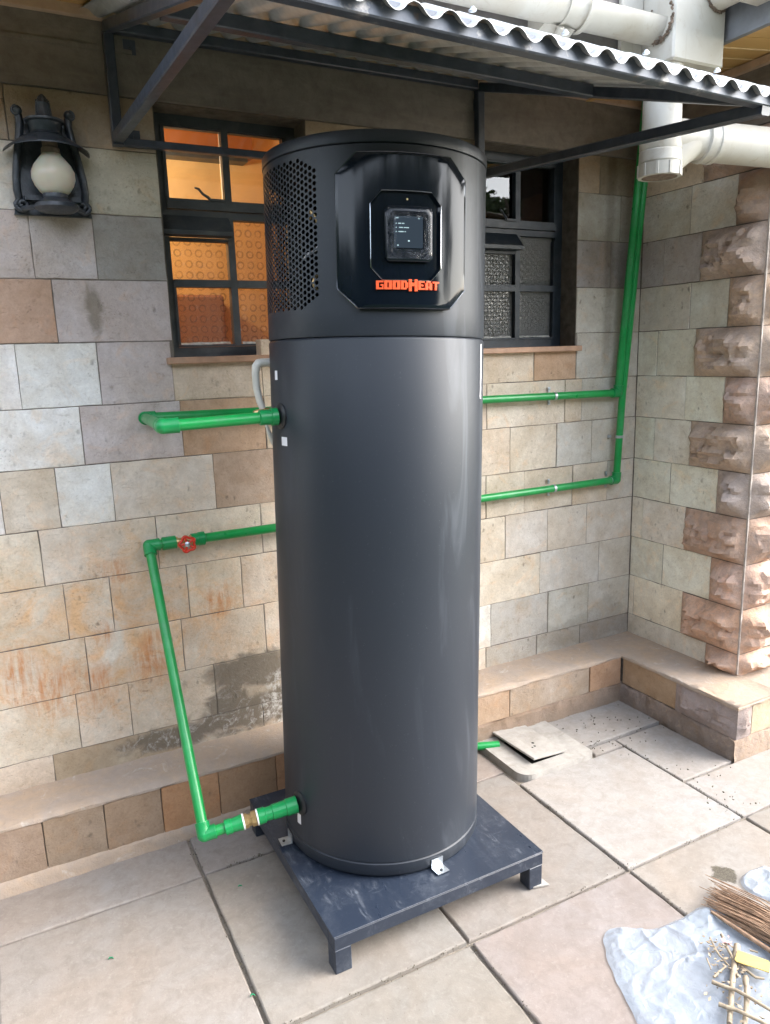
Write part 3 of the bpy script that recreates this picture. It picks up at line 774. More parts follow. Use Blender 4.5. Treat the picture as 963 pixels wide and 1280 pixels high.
# ------------------------------------------------------------------ wing wall on the right
ww = thing('wing_wall', (1.74,-.3,0), 'short return wall of grey stone with rock-faced brown corner stones at right', 'wall')
WR = [([-.31],bt),([-.255],gg),([-.126],(.22,.21,.20)),([-.277],gg),([-.112],(.34,.34,.29)),([-.277],(.36,.36,.31)),([-.116],(.36,.36,.31)),
      ([-.218],(.37,.37,.32)),([-.067],(.38,.36,.31)),([-.197],(.38,.37,.32)),([-.03],(.42,.39,.32)),([],(.38,.36,.30))]
QS = [-.31,-.473,-.32,-.463,-.314,-.47,-.315,-.463,-.31,-.456,-.317,-.456]
CY = -.6175
def wblock(y0, y1, z0, z1, col):
    """stone in the plane x = XW, facing -x"""
    ga, gb, gc, gd = [random.choice((.0003,.0005,.0007,.0012)) for _ in range(4)]
    d = random.uniform(-.0018,.0018); c = random.uniform(.0012,.0022)
    m = stone_face(y0+ga, y1-gb, z0+gc, z1-gd, c)
    m.v = [(XW+(d+q if q < .04 else .05), p, t) for p, q, t in m.v]
    m.build('stone_block', 'wingstone', ww, color=jit(col,.05))
def quoin(ly, lx, z0, z1, col, cx=XW, cy=CY, bul=.060, name='corner_stone', parent=ww, seed=0, margin=.007):
    """rock-faced stone wrapping the corner (cx, cy): side face towards -x, front face towards -y"""
    m = MB(); nz = 13
    za, zb = z0+.0015, z1-.0015
    def height(s, t, L, ww_, sd):
        a = min(1, max(0, (min(s, L-s)-margin*.7)/.060)); b = min(1, max(0, (min(t, ww_-t)-margin*.5)/(.075 if t > ww_*.5 else .050)))
        e = (a*(2-a))*(b*(2-b))
        v = .68+.60*mn.noise(Vector((s*8+sd, t*17, sd*3.1)))+.34*mn.noise(Vector((s*20, t*46+sd, sd)))+.16*mn.noise(Vector((s*70, t*120, sd+4)))
        pp = Vector((s*15+sd*3, t*26, sd)); dd, qq = mn.voronoi(pp)
        n1 = qq[0]; cr = mn.cell_vector(n1*3.7+Vector((sd,1,2)))
        v = v*.55+.34+.30*(cr.x-.5)+(pp.x-n1.x)*(cr.y-.5)*.75+(pp.y-n1.y)*(cr.z-.5)*.75
        return bul*1.25*e*max(.15, v)
    for face, L in (('s', ly), ('f', lx)):
        ns = max(7, int(L/.012)); vs = []
        for i in range(ns+1):
            s = L*i/ns
            for j in range(nz+1):
                t = (zb-za)*j/nz
                h = height(s, t, L, zb-za, seed*7.7+(0 if face == 's' else 3.3))
                if i in (0, ns) or j in (0, nz): h = 0 if (i == 0 or i == ns) else .002
                if face == 's': vs.append((cx-h, cy+.001+s*(L-.002)/L, za+t))
                else: vs.append((cx+.001+s*(L-.002)/L, cy-h, za+t))
        F = [(i*(nz+1)+j, (i+1)*(nz+1)+j, (i+1)*(nz+1)+j+1, i*(nz+1)+j+1) for i in range(ns) for j in range(nz)]
        if face == 's': F = [f[::-1] for f in F]
        m.add(vs, F)
    # closing sides
    m.add([(cx,cy+ly-.001,za),(cx+.04,cy+ly-.001,za),(cx+.04,cy+ly-.001,zb),(cx,cy+ly-.001,zb)], [(0,1,2,3)])
    m.add([(cx+lx-.001,cy,za),(cx+lx-.001,cy,zb),(cx+lx-.001,cy+.04,zb),(cx+lx-.001,cy+.04,za)], [(0,1,2,3)])
    return m.build(name, 'rock', parent, smooth=22, color=jit(col,.08), fix=False)
qc = [(.27,.20,.155),(.26,.19,.145),(.28,.225,.185),(.36,.265,.195),(.33,.26,.21),(.34,.255,.195),(.33,.26,.205),(.31,.255,.225),(.37,.26,.19),(.40,.285,.215),(.40,.27,.195),(.42,.29,.205)]
for r in range(12):
    zt_, zb_ = ZR[r], ZR[r+1]
    if r == 11: zb_ = .228
    Y = [QS[r]]+WR[r][0]+[-.001] if WR[r][0] and WR[r][0][0] > QS[r]+.01 else [QS[r], -.001]
    for i in range(len(Y)-1): wblock(Y[i], Y[i+1], zb_, zt_, WR[r][1])
    long_side = QS[r] > -.4
    lx = .155 if long_side else .30
    quoin(QS[r]-CY, lx, zb_, zt_, qc[r], seed=r+1)
    X = [XW+lx, XW+lx+.31, XW+lx+.62, XW+1.1]
    for i in range(3): block(X[i], X[i+1], zb_, zt_, CY, (.26,.24,.20), mat='wingstone', parent=ww)
m = MB(); m.box(XW+.003, XW+1.1, CY+.003, .21, -.1, 2.383); m.build('mortar_core', 'mortar', ww)
m = MB(); m.box(XW-.010, XW+1.1, CY-.010, -.0125, 2.384, 2.80); m.build('ring_beam', 'beam', ww)
# pale mortar bead down the corner
vs = []; b = MB(); n = 120
for i in range(n+1):
    z = .24+(2.38-.24)*i/n
    j = .0016*mn.noise(Vector((z*30,1,2))); w_ = .0028+.0014*mn.noise(Vector((z*21,5,2)))
    vs += [(XW-.003+j, CY+w_*1.3, z), (XW-.004+j, CY-.004, z), (XW+w_*1.5, CY-.003+j, z)]
b.add(vs, [(3*i+k, 3*i+3+k, 3*i+4+k, 3*i+1+k) for i in range(n) for k in (0,1)])
b.build('corner_bead', 'bead', ww, smooth=60, fix=False)
# wing plinth
PXW, PYW = 1.517, -.797
def pblock(y0, y1, z0, z1, col):
    m = MB(); m.bbox(PXW+random.uniform(-.001,.001), PXW+.05, y0+.001, y1-.001, z0+.001, z1-.001, .0025)
    m.build('plinth_stone', 'wingstone', ww, color=col)
pblock(-.500, -.196, .088, .212, (.20,.145,.095))
quoin(.297, .085, .085, .212, (.20,.165,.155), PXW, PYW, .026, 'plinth_corner_stone', seed=31, margin=.008)
block(PXW+.085, PXW+.40, .085, .212, PYW, (.24,.20,.145), mat='wingstone', parent=ww, name='plinth_stone')
block(PXW+.40, PXW+.80, .085, .212, PYW, (.24,.20,.145), mat='wingstone', parent=ww, name='plinth_stone')
wavy_strip('plinth_footing', 'rock', PYW+.001, -.19, [(PXW+.03,.087),(PXW-.001,.084),(PXW-.008,.07),(PXW-.010,.03),(PXW-.012,-.01)], ww, n=90, amp=.011, axis='y').color = (.17,.135,.11,1)
wavy_strip('plinth_footing', 'rock', PXW-.010, PXW+.9, [(PYW+.03,.087),(PYW-.001,.084),(PYW-.006,.07),(PYW-.008,.03),(PYW-.010,-.01)], ww, n=60, amp=.009).color = (.26,.20,.15,1)
wavy_strip('plinth_ledge', 'ledge', PYW-.004, -.001, [(XW+.01,.2345),(XW-.004,.2315),(XW-.06,.2305),(XW-.13,.2295),(XW-.19,.2285),(PXW-.001,.227),(PXW-.005,.221),(PXW-.004,.212),(PXW+.006,.208)], ww, n=60, axis='y', amp=.003)
wavy_strip('plinth_ledge', 'ledge', PXW-.004, PXW+.9, [(CY+.01,.2295),(CY-.004,.2285),(CY-.06,.2275),(CY-.12,.2265),(PYW-.001,.2245),(PYW-.006,.222),(PYW-.005,.212),(PYW+.006,.208)], ww, n=60, amp=.003)
m = MB(); m.box(PXW+.012, XW+1.1, PYW+.012, -.15, -.1, .204); m.build('plinth_core', 'mortar', ww)

# ------------------------------------------------------------------ eaves
ev = thing('back_eave', (.3,-.3,2.6), 'varnished timber eave with grey fascia over the long wall', 'roof eave')
FY, FX = -.53, 1.385
x = -1.65
while x < FX-.01:
    x2 = min(x+.088, FX)
    m = MB(); m.add([(x+.001,.0,2.612),(x2-.003,.0,2.612),(x2-.003,FY,2.500),(x+.001,FY,2.500),(x+.001,.0,2.626),(x2-.003,.0,2.626),(x2-.003,FY,2.514),(x+.001,FY,2.514)],
        [(0,1,2,3),(4,7,6,5),(0,4,5,1),(1,5,6,2),(2,6,7,3),(3,7,4,0)])
    m.build('soffit_board', 'soffit', ev); x = x2
MB().box(-1.65, XW-.012, -.036, -.0125, 2.578, 2.611).build('wall_trim', 'trim', ev)
MB().box(-1.65, FX-.001, FY-.022, FY-.001, 2.470, 2.78).build('fascia_board', 'fascia', ev)
m = MB(); m.add([(-1.65,FY-.05,2.785),(FX+.1,FY-.05,2.785),(XW+.6,.35,3.1),(-1.65,.35,3.1),(-1.65,FY-.05,2.80),(FX+.1,FY-.05,2.80),(XW+.6,.35,3.115),(-1.65,.35,3.115)],
   [(0,3,2,1),(4,5,6,7),(0,1,5,4),(1,2,6,5),(2,3,7,6),(3,0,4,7)]); m.build('roof', 'roof', ev)
ew = thing('wing_eave', (1.4,-1,2.6), 'varnished timber eave with blue-grey fascia over the wing at upper right', 'roof eave')
y = -.0005
while y > -.98:
    y2 = y-.088
    m = MB(); xa, xb = FX, XW-.011
    if y2 < CY-.02: xb = 2.6
    zb = 2.470+(xb-xa)*.185/.54*1.0
    m.add([(xa,y2+.003,2.575),(xb,y2+.003,2.575+(xb-xa)*.10),(xb,y-.001,2.575+(xb-xa)*.10),(xa,y-.001,2.575),(xa,y2+.003,2.589),(xb,y2+.003,2.589+(xb-xa)*.10),(xb,y-.001,2.589+(xb-xa)*.10),(xa,y-.001,2.589)],
        [(0,3,2,1),(4,5,6,7),(0,1,5,4),(1,2,6,5),(2,3,7,6),(3,0,4,7)])
    if y > FY: pass
    m.build('soffit_board', 'soffit', ew)
    if xb < 2: MB().bar((xa+.002,y2+.0015,2.5735),(xb-.002,y2+.0015,2.5735+(xb-xa)*.10),.005,.003).build('bevel_highlight', 'glintwood', ew)  # pale strips added in place of highlights on the board bevels
    y = y2
MB().box(XW-.034, XW-.0105, CY-.011, -.037, 2.578, 2.604).build('wall_trim', 'trim', ew)
MB().box(FX-.022, FX-.001, -1.05, FY-.025, 2.560, 2.80).build('fascia_board', 'fasciaB', ew)
MB().box(FX, 2.6, -1.072, -1.05, 2.60, 2.95).build('fascia_board', 'fasciaB', ew)
m = MB(); m.add([(FX-.05,-1.09,2.805),(2.6,-1.09,2.955),(2.6,.3,3.2),(FX-.05,.3,3.0),(FX-.05,-1.09,2.82),(2.6,-1.09,2.97),(2.6,.3,3.215),(FX-.05,.3,3.015)],
   [(0,3,2,1),(4,5,6,7),(0,1,5,4),(1,2,6,5),(2,3,7,6),(3,0,4,7)]); m.build('roof', 'roof', ew)

# ------------------------------------------------------------------ gutters and downpipe
def half_gutter(m, p, q, r, up=(0,0,1), t=.004, n=14):
    p, q = Vector(p), Vector(q); d = (q-p).normalized(); s = d.cross(Vector(up)).normalized(); u = s.cross(d)
    vs = []
    for rr in (r, r-t):
        for e in (p, q):
            for i in range(n+1):
                a = PI*i/n; vs.append(e+s*math.cos(a)*rr-u*math.sin(a)*rr)
    k = n+1; F = []
    for i in range(n):
        F += [(i,i+1,k+i+1,k+i),(2*k+i,3*k+i,3*k+i+1,2*k+i+1),(i,2*k+i,2*k+i+1,i+1),(k+i,k+i+1,3*k+i+1,3*k+i)]
    F += [(0,k,3*k,2*k),(n,2*k+n,3*k+n,k+n)]
    return m.add(vs, F)
GY, GZ = -.612, 2.600
gt = thing('back_gutter', (.3,GY,GZ), 'old off-white half-round gutter along the grey fascia above the canopy', 'gutter')
m = MB(); half_gutter(m, (-1.65,GY,GZ), (1.115,GY,GZ), .060); m.build('gutter_trough', 'pvc', gt, smooth=40)
m = MB(); half_gutter(m, (.80,GY,GZ), (.815,GY,GZ), .072); half_gutter(m, (.73,GY,GZ), (.74,GY,GZ), .066)
m.tube([(.735,GY-.01,GZ-.068),(.745,GY+.030,GZ-.085),(.760,GY+.058,GZ-.105)],[.010,.012,.014],8)
m.build('gutter_union', 'pvc', gt, smooth=40)
m = MB()
# flared wing bracket under the union
m.add([(.665,-.553,2.590),(.665,-.553,2.505),(.735,-.553,2.445),(.80,-.60,2.538),(.735,-.625,2.532),(.69,-.60,2.545)],[(0,1,2,3,4,5)])
m.add([(.667,-.560,2.590),(.667,-.560,2.505),(.735,-.562,2.445),(.80,-.607,2.538),(.735,-.632,2.532),(.69,-.607,2.545)],[(0,5,4,3,2,1)])
m.build('gutter_bracket', 'pvc', gt)
gt2 = thing('wing_gutter', (1.29,-1.0,GZ), 'short end of off-white gutter at top right beside the hopper box', 'gutter')
m = MB(); half_gutter(m, (FX-.085,-.702,2.690), (FX-.085,-1.08,2.690), .055); m.build('gutter_trough', 'pvc', gt2, smooth=40)
m = MB(); half_gutter(m, (FX-.085,-.79,2.690), (FX-.085,-.805,2.690), .065); m.box(FX-.150,FX-.026,-.90,-.80,2.620,2.632); m.build('gutter_union', 'pvc', gt2, smooth=40)
dp = thing('downpipe', (1.17,-.63,2.3), 'off-white hopper box and stubby rain pipe branching right above the green pipes', 'downpipe')
m = MB(); m.bbox(1.115,1.345,-.700,-.560,2.474,2.80,.006); m.build('hopper_box', 'pvc', dp, smooth=30)
MB().bbox(1.02,1.114,-.572,-.556,2.46,2.80,.003).build('box_flange', 'pvc', dp, smooth=30)
PX, PY, PR = 1.155, -.628, .064
m = MB(); m.lathe((PX,PY,2.474),(0,0,-1),[(0,PR*.93),(.10,PR*.95),(.205,PR*.97)],28)
m.build('rain_pipe', 'pvc', dp, smooth=40)
m = MB(); m.lathe((PX,PY,2.275),(0,0,-1),[(0,PR*.97),(.005,PR*1.04),(.045,PR*1.05),(.05,PR*1.01),(.054,PR*1.05),(.085,PR*1.06),(.09,PR*1.0),(.0905,PR*.97)],28)
m.build('socket_collar', 'pvc', dp, smooth=30)
m = MB(); prof = [(.0905,PR*.985),(.091,PR*1.09),(.130,PR*1.07),(.131,PR*.90),(.112,PR*.88)]
m.lathe((PX,PY,2.275),(0,0,-1),prof,28)
for k in range(10):
    a = 2*PI*k/10; c_, s_ = math.cos(a), math.sin(a)
    m.bar((PX+c_*PR*1.08,PY+s_*PR*1.08,2.184),(PX+c_*PR*1.07,PY+s_*PR*1.07,2.146),.010,.006,(c_,s_,0))
m.build('pipe_cap', 'pvc', dp, smooth=30)
m = MB(); m.lathe((PX,PY,2.1445),(0,0,1),[(0,PR*.88),(.001,PR*.5)],20); m.build('cap_underside', 'dark_brown', dp)
bd = Vector((1,-.16,-.02)).normalized()
p0 = Vector((PX,PY,2.268))
m = MB(); m.lathe(p0, bd, [(.03,PR*.95),(.155,PR*.95)],28); 
m.tube([(PX+.03,PY,2.19),(PX+.06,PY-.01,2.225),(PX+.11,PY-.018,2.262)],[PR*.75,PR*.85,PR*.93],24)
m.build('pipe_branch', 'pvc', dp, smooth=40)
m = MB(); m.lathe(p0, bd, [(.15,PR*.93),(.152,PR*1.08),(.165,PR*1.10),(.168,PR*1.03),(.19,PR*1.04),(.193,PR*1.10),(.205,PR*1.10),(.208,PR*.95)],28); m.build('branch_collar', 'pvc', dp, smooth=30)
m = MB(); m.lathe(p0, bd, [(.20,PR*.98),(1.5,PR*.98)],28); m.build('branch_pipe', 'pvc', dp, smooth=40)
for (cx, cy, cz, rx, ry, rz) in ((1.108,-.645,2.60,.012,.055,.062),(FX-.085,-.702,2.690,.055,.012,.055)):
    m = MB()
    for k in range(150):
        a = random.gauss(-PI/2, 1.0)
        m.sphere((cx+rx*math.cos(a)*(1 if rx>ry else .3)+random.gauss(0,.002), cy+ry*math.cos(a)*(1 if ry>rx else .3)+random.gauss(0,.002), cz+rz*math.sin(a)+random.gauss(0,.003)), random.uniform(.002,.0055), 6)
    m.build('sealant_crust', 'dark_brown', dp, smooth=60, kind='stuff')

# ------------------------------------------------------------------ canopy
CX0, CX1 = -.460, .854
WZ, FZ, FYc = 2.562, 2.176, -1.222
FZL = 2.208                         # the front beam stands a little higher at its left end
sl = (FZ-WZ)/(FYc+.02)
def cz(y, x=None):
    f = FZ if x is None else FZL+(FZ-FZL)*(x-CX0)/(CX1-CX0)
    return WZ+(y+.02)*(f-WZ)/(FYc+.02)
cn = thing('steel_canopy', (.2,-.03,2.3), 'corrugated iron canopy on dark steel tubes, fixed to the wall above the heater', 'canopy')
T = .030
for xx in (CX0, CX1):
    MB().bar((xx,-.029,2.238),(xx,-.029,WZ-.016),T,T,(0,1,0)).build('wall_post', 'steel', cn, smooth=20)
    MB().bar((xx,-.046,cz(-.046,xx)),(xx,FYc+.016,cz(FYc+.016,xx)),T,T).build('rafter', 'steel', cn, smooth=20)
    MB().bar((xx,-.046,2.258 if xx < 0 else 2.252),(xx,FYc-.012,2.203 if xx < 0 else cz(FYc,xx)-.022),T,T).build('brace', 'steel', cn, smooth=20)
MB().bar((CX0+.016,-.030,2.249),(CX1-.016,-.030,2.249),.024,.022).build('bottom_rail', 'steel', cn, smooth=20)
MB().bar((CX0+.016,-.029,WZ),(CX1-.016,-.029,WZ),T,T).build('wall_purlin', 'steel', cn, smooth=20)
MB().bar((CX0+.016,-.637,cz(-.637,CX0)),(CX1-.016,-.637,cz(-.637,CX1)),T,.034).build('middle_purlin', 'steel', cn, smooth=20)
MB().bar((CX0-.016,FYc,FZL),(CX1+.075,FYc,FZ-.002),T,.034).build('front_beam', 'beamsteel', cn, smooth=20)
for (xx, zz) in ((CX0+.05,2.270),(CX1+.0,2.50),(CX0+.06,2.52)):
    m = MB(); m.box(xx-.016,xx+.02,-.0145,-.012,zz-.02,zz+.02); m.lathe((xx+.004,-.0145,zz),(0,-1,0),[(0,.006),(.005,.006)],6)
    m.build('fixing_plate', 'steel', cn)
# corrugated sheet
sh = MB(); pitch = .0762; x0, x1 = CX0-.07, CX1+.088; nx = int((x1-x0)/pitch*14); ny = 14
def shz(x, y):
    w_ = math.sin(2*PI*(x-x0)/pitch+.6); w_ = math.copysign(abs(w_)**.8, w_)
    dr = max(0, (FYc+.012)-y); return cz(y, x)+.030-dr*.42+.0105*w_+.0015*mn.noise(Vector((x*5,y*5,0)))
vs = []
for L in (0, .0009):
    for j in range(ny+1):
        y = .0-.004+(FYc-.030+.004)*j/ny
        for i in range(nx+1):
            x = x0+(x1-x0)*i/nx
            yy = y+(.004*mn.noise(Vector((x*9,0,3))) if j == ny else 0)
            vs.append((x, yy-.004, shz(x,y)+L))
k = nx+1; F = []; o2 = (ny+1)*k
for j in range(ny):
    for i in range(nx):
        a = j*k+i; F.append((a,a+1,a+k+1,a+k)); F.append((o2+a,o2+a+k,o2+a+k+1,o2+a+1))
for i in range(nx): a = ny*k+i; F.append((a,a+1,o2+a+1,o2+a))
for j in range(ny): a = j*k+nx; F.append((a,a+k,o2+a+k,o2+a))
sh.add(vs, F); sh.build('corrugated_sheet', 'sheet', cn, smooth=50, fix=False)
for yy in (FYc+.01, -.637):
    i = 0
    x = x0+pitch*(.25-.0955)
    while x < x1:
        if i % 3 == 1:
            z = shz(x, yy)
            m = MB(); m.lathe((x,yy,z),(0,0,1),[(0,.008),(.002,.008),(.0025,.0045),(.007,.004),(.008,.002)],10); m.build('roofing_screw', 'zinc', cn, smooth=40)
        x += pitch; i += 1

# ------------------------------------------------------------------ stand
SX0, SX1, SY0, SY1, SH = -.2755, .4155, -.979, -.262, .120
st = thing('heater_stand', (.07,-.62,0), 'low scuffed dark blue steel stand on four short legs under the heater', 'stand')
MB().bbox(SX0,SX1,SY0,SY1,SH-.004,SH,.001).build('top_plate', 'stand', st)
for (a,b,c,d) in ((SX0+.001,SX1-.001,SY0+.001,SY0+.041),(SX0+.001,SX1-.001,SY1-.041,SY1-.001)):
    MB().bbox(a,b,c,d,SH-.044,SH-.0045,.002).build('apron_rail', 'stand', st)
for (a,b) in ((SX0+.001,SX0+.041),(SX1-.041,SX1-.001)):
    MB().bbox(a,b,SY0+.042,SY1-.042,SH-.044,SH-.0045,.002).build('apron_rail', 'stand', st)
for a in (SX0+.002, SX1-.050):
    for b in (SY0+.002, SY1-.050):
        MB().bbox(a,a+.048,b,b+.048,.0025,SH-.0445,.002).build('leg', 'stand', st)
m = MB(); m.add([(.372,-.975,.004),(.432,-.990,.003),(.425,-.935,.003),(.372,-.935,.004),(.372,-.975,.010),(.432,-.990,.007),(.425,-.935,.008),(.372,-.935,.010)],
   [(0,3,2,1),(4,5,6,7),(0,1,5,4),(1,2,6,5),(2,3,7,6),(3,0,4,7)]); tag(m.build('stone_chip', 'coverm'), 'flat grey stone chip wedged beside the right front leg of the stand', 'stone chip')

# ------------------------------------------------------------------ heater (built upright, root tilted a hair)
R = .31
wh = thing('water_heater', (0,0,0), 'tall dark grey cylindrical heat pump water heater with black display panel', 'water heater')
def cp(az, z, r=R): return (r*math.cos(R_(az)), r*math.sin(R_(az)), z)
def band(m, prof, a0, a1, n):
    vs = []
    for i in range(n+1):
        a = a0+(a1-a0)*i/n
        for r_, z in prof: vs.append(cp(a, z, r_))
    k = len(prof)
    return m.add(vs, [(i*k+j, (i+1)*k+j, (i+1)*k+j+1, i*k+j+1) for i in range(n) for j in range(k-1)])
m = MB(); m.lathe((0,0,0),(0,0,1),[(SH+.001,R-.012),(SH+.002,R-.004),(SH+.012,R+.001),(SH+.040,R+.001),(SH+.043,R-.003),(SH+.0445,R-.003)],128,cap=True)
m.build('base_ring', 'shell', wh, smooth=30)
m = MB(); m.lathe((0,0,0),(0,0,1),[(SH+.045,R-.004),(SH+.047,R),(.60,R),(1.1,R),(1.632,R),(1.636,R-.0015),(1.6385,R-.004),(1.639,R-.03)],128,cap=True)
m.build('tank_body', 'shell', wh, smooth=30)
# upper casing with the perforated field left open
GA0, GA1, GZ0, GZ1 = 110.0, 215.4, 1.708, 2.076
m = MB()
band(m, [(R-.005,1.6395),(R-.001,1.641),(R,1.645),(R,GZ0)], 0, 360, 160)
band(m, [(R,GZ1),(R,2.090),(R-.0015,2.0915)], 0, 360, 160)
band(m, [(R,GZ0),(R,1.8),(R,1.95),(R,GZ1)], GA1-360, GA0, 112)
m.build('upper_casing', 'shell', wh, smooth=30, fix=False)
m = MB()
band(m, [(R-.003,2.0925),(R+.0015,2.0945),(R+.002,2.100),(R+.002,2.118),(R-.001,2.1225),(R-.006,2.1245),(R-.1,2.127),(.0001,2.128)], 0, 360, 128)
m.build('lid', 'shell', wh, smooth=35, fix=False)
m = MB(); pw = 2.330; ph = .0147; ncol = int(round((GA1-GA0)/pw)); pw = (GA1-GA0)/ncol; nrow = int((GZ1-GZ0)/ph); 
fullh = GZ1-GZ0; ph = fullh/nrow; rh = .0056
hs_ = math.radians(pw)*R
def cell(a, z, hole, hh):
    """flat cell centred at (a, z), half height hh, with an 8-sided hole"""
    cx_ = [(-1,-1),(0,-1),(1,-1),(1,0),(1,1),(0,1),(-1,1),(-1,0)]
    o = [cp(a+i*pw/2, z+j*hh) for i, j in cx_]
    if not hole: m.add([o[0],o[2],o[4],o[6]], [(0,1,2,3)]); return
    c8 = []
    for i, j in cx_:
        an = math.atan2(j, i); c8.append(cp(a+math.degrees(rh*math.cos(an)/R), z+rh*math.sin(an)))
    c8i = [tuple(Vector(p)-Vector((p[0],p[1],0)).normalized()*.0015) for p in c8]
    m.add(o+c8+c8i, [(i,(i+1)%8,8+(i+1)%8,8+i) for i in range(8)]+[(8+i,8+(i+1)%8,16+(i+1)%8,16+i) for i in range(8)])
for c in range(ncol):
    a = GA1-(c+.5)*pw; off = (c % 2)
    cut = max(0, .030-c*.0105)            # clipped corners of the perforated field
    zs = [GZ0+ph*(k+.5) for k in range(nrow)] if not off else [GZ0+ph*k for k in range(1, nrow)]
    if off:
        cell(a, GZ0+ph*.25, False, ph*.25); cell(a, GZ1-ph*.25, False, ph*.25)
    for z in zs:
        cell(a, z, (GZ0+cut+.004 < z < GZ1-cut-.004), ph/2)
m.build('perforated_grille', 'shell', wh, smooth=30, fix=False)
# works inside the casing
m = MB(); m.lathe((0.06,0.0,1.66),(0,0,1),[(0,.20),(.40,.20)],40); m.build('inner_drum', 'inner', wh, smooth=40)
m = MB(); band(m, [(R-.012,2.072),(.05,2.072)], 0, 360, 60); m.build('lid_lining', 'inner', wh, fix=False)
m = MB(); m.tube([cp(-156,1.94,.262),cp(-154,1.955,.27),cp(-151,1.94,.268),cp(-150,1.92,.262)], .006, 8); m.build('brass_union', 'brass', wh, smooth=40)
m = MB(); m.tube([cp(-161,1.842,.268),cp(-157,1.85,.275),cp(-153,1.856,.272),cp(-148,1.872,.27)], .004, 8); m.build('inner_cable', 'label', wh, smooth=40)
m = MB(); m.tube([cp(-153,1.80,.262),cp(-153.5,1.78,.27),cp(-152.5,1.76,.265)], .006, 8); m.build('brass_union', 'brass', wh, smooth=40)
# display panel by lofting octagons on the cylinder
def octo(a0, a1, z0, z1, ca, cz_, k=7):
    P = [(a0+ca,z0),(a1-ca,z0),(a1,z0+cz_),(a1,z1-cz_),(a1-ca,z1),(a0+ca,z1),(a0,z1-cz_),(a0,z0+cz_)]
    o = []
    for i in range(8):
        p, q = P[i], P[(i+1)%8]
        for j in range(k): o.append((p[0]+(q[0]-p[0])*j/k, p[1]+(q[1]-p[1])*j/k))
    return o
def lerp(o1, o2, t): return [(a[0]+(b[0]-a[0])*t, a[1]+(b[1]-a[1])*t) for a, b in zip(o1, o2)]
def loft(rings, close=True):
    """rings: [(outline, radius)]"""
    m = MB(); n = len(rings[0][0]); vs = []
    for o, r_ in rings: vs += [cp(a, z, r_) for a, z in o]
    F = [(k*n+i, k*n+(i+1)%n, (k+1)*n+(i+1)%n, (k+1)*n+i) for k in range(len(rings)-1) for i in range(n)]
    if close: F.append(tuple((len(rings)-1)*n+i for i in range(n)))
    return m.add(vs, F)
def inset(a0,a1,z0,z1,ca,cz_,d):
    da = math.degrees(d/R); return octo(a0+da,a1-da,z0+d,z1-d,ca*(.92),cz_*.92)
PA = (-134.5,-72.6,1.704,2.070,10.0,.052)
IA = (-119.2,-87.6,1.771,1.980,5.0,.031)
o0 = octo(*PA); o1 = inset(*PA, .003); o2_ = inset(*PA, .010); i0 = octo(*IA); i1 = inset(*IA, .004)
rings = [(o0,R-.001),(o0,R+.014),(o1,R+.019),(o2_,R+.021)]+[(lerp(o2_, i0, t/8), R+.021) for t in range(1,8)]+[(i0,R+.021),(i1,R+.013)]
cpt = [(-103.4,1.875)]*len(i0)
rings += [(lerp(i1, cpt, t/6), R+.013) for t in range(1,6)]
pn = loft(rings).build('display_panel', 'gloss', wh, smooth=14, fix=False)
e0 = inset(*IA, .0015)
loft([(inset(*PA,.0012),R+.0148),(inset(*PA,.0008),R+.0165),(inset(*PA,.0028),R+.0195),(inset(*PA,.0036),R+.0189)], close=False).build('panel_edge_glint', 'glintmetal', pn, smooth=40, fix=False)  # bright ring added to imitate the reflection along the panel's chamfer
loft([(octo(*IA),R+.0205),(octo(*IA),R+.0232),(e0,R+.0236),(e0,R+.0205)], close=False).build('panel_bevel_trim', 'chrome', pn, smooth=40, fix=False)
BZ = (-113.0,-92.2,1.816,1.945,1.6,.009)
loft([(octo(*BZ),R+.0125),(octo(*BZ),R+.024),(inset(*BZ,.004),R+.027),(inset(*BZ,.014),R+.027),(inset(*BZ,.017),R+.022)]+[(lerp(inset(*BZ,.017),[(-102.6,1.88)]*56,t/4),R+.022) for t in (1,2,3)]).build('screen_bezel', 'gloss', pn, smooth=40, fix=False)
SCR = (-109.3,-96.6,1.848,1.921,.4,.002)
loft([(octo(*SCR),R+.0221),(octo(*SCR),R+.0236)]+[(lerp(octo(*SCR),[(-102.9,1.885)]*56,t/4),R+.0236) for t in (1,2,3)]).build('screen', 'screen', pn, smooth=40, fix=False)
def tick(az, z, w_, h_, r_=R+.0242):
    da = math.degrees(w_/R)/2; m = MB(); m.add([cp(az-da,z-h_/2,r_),cp(az+da,z-h_/2,r_),cp(az+da,z+h_/2,r_),cp(az-da,z+h_/2,r_)],[(0,1,2,3)]); return m
tx = MB()
def word(az, z, n, h_=.0022):
    for i in range(n):
        if random.random() < .12: continue
        t_ = tick(az+i*.33, z, .0012, h_*random.choice((.7,1,1))); tx.add(t_.v, t_.f)
word(-108.4,1.9165,4,.0018); word(-98.9,1.9165,3,.0018)
for z, n_ in ((1.904,8),(1.8945,14),(1.885,10)):
    t_ = tick(-108.3,z,.0018,.0022); tx.add(t_.v,t_.f); word(-107.3,z,n_)
t_ = tick(-102.9,1.864,.004,.003); tx.add(t_.v,t_.f); t_ = tick(-107.6,1.8535,.003,.0025); tx.add(t_.v,t_.f)
tx.build('screen_text', 'screentext', pn, fix=False, kind='stuff')
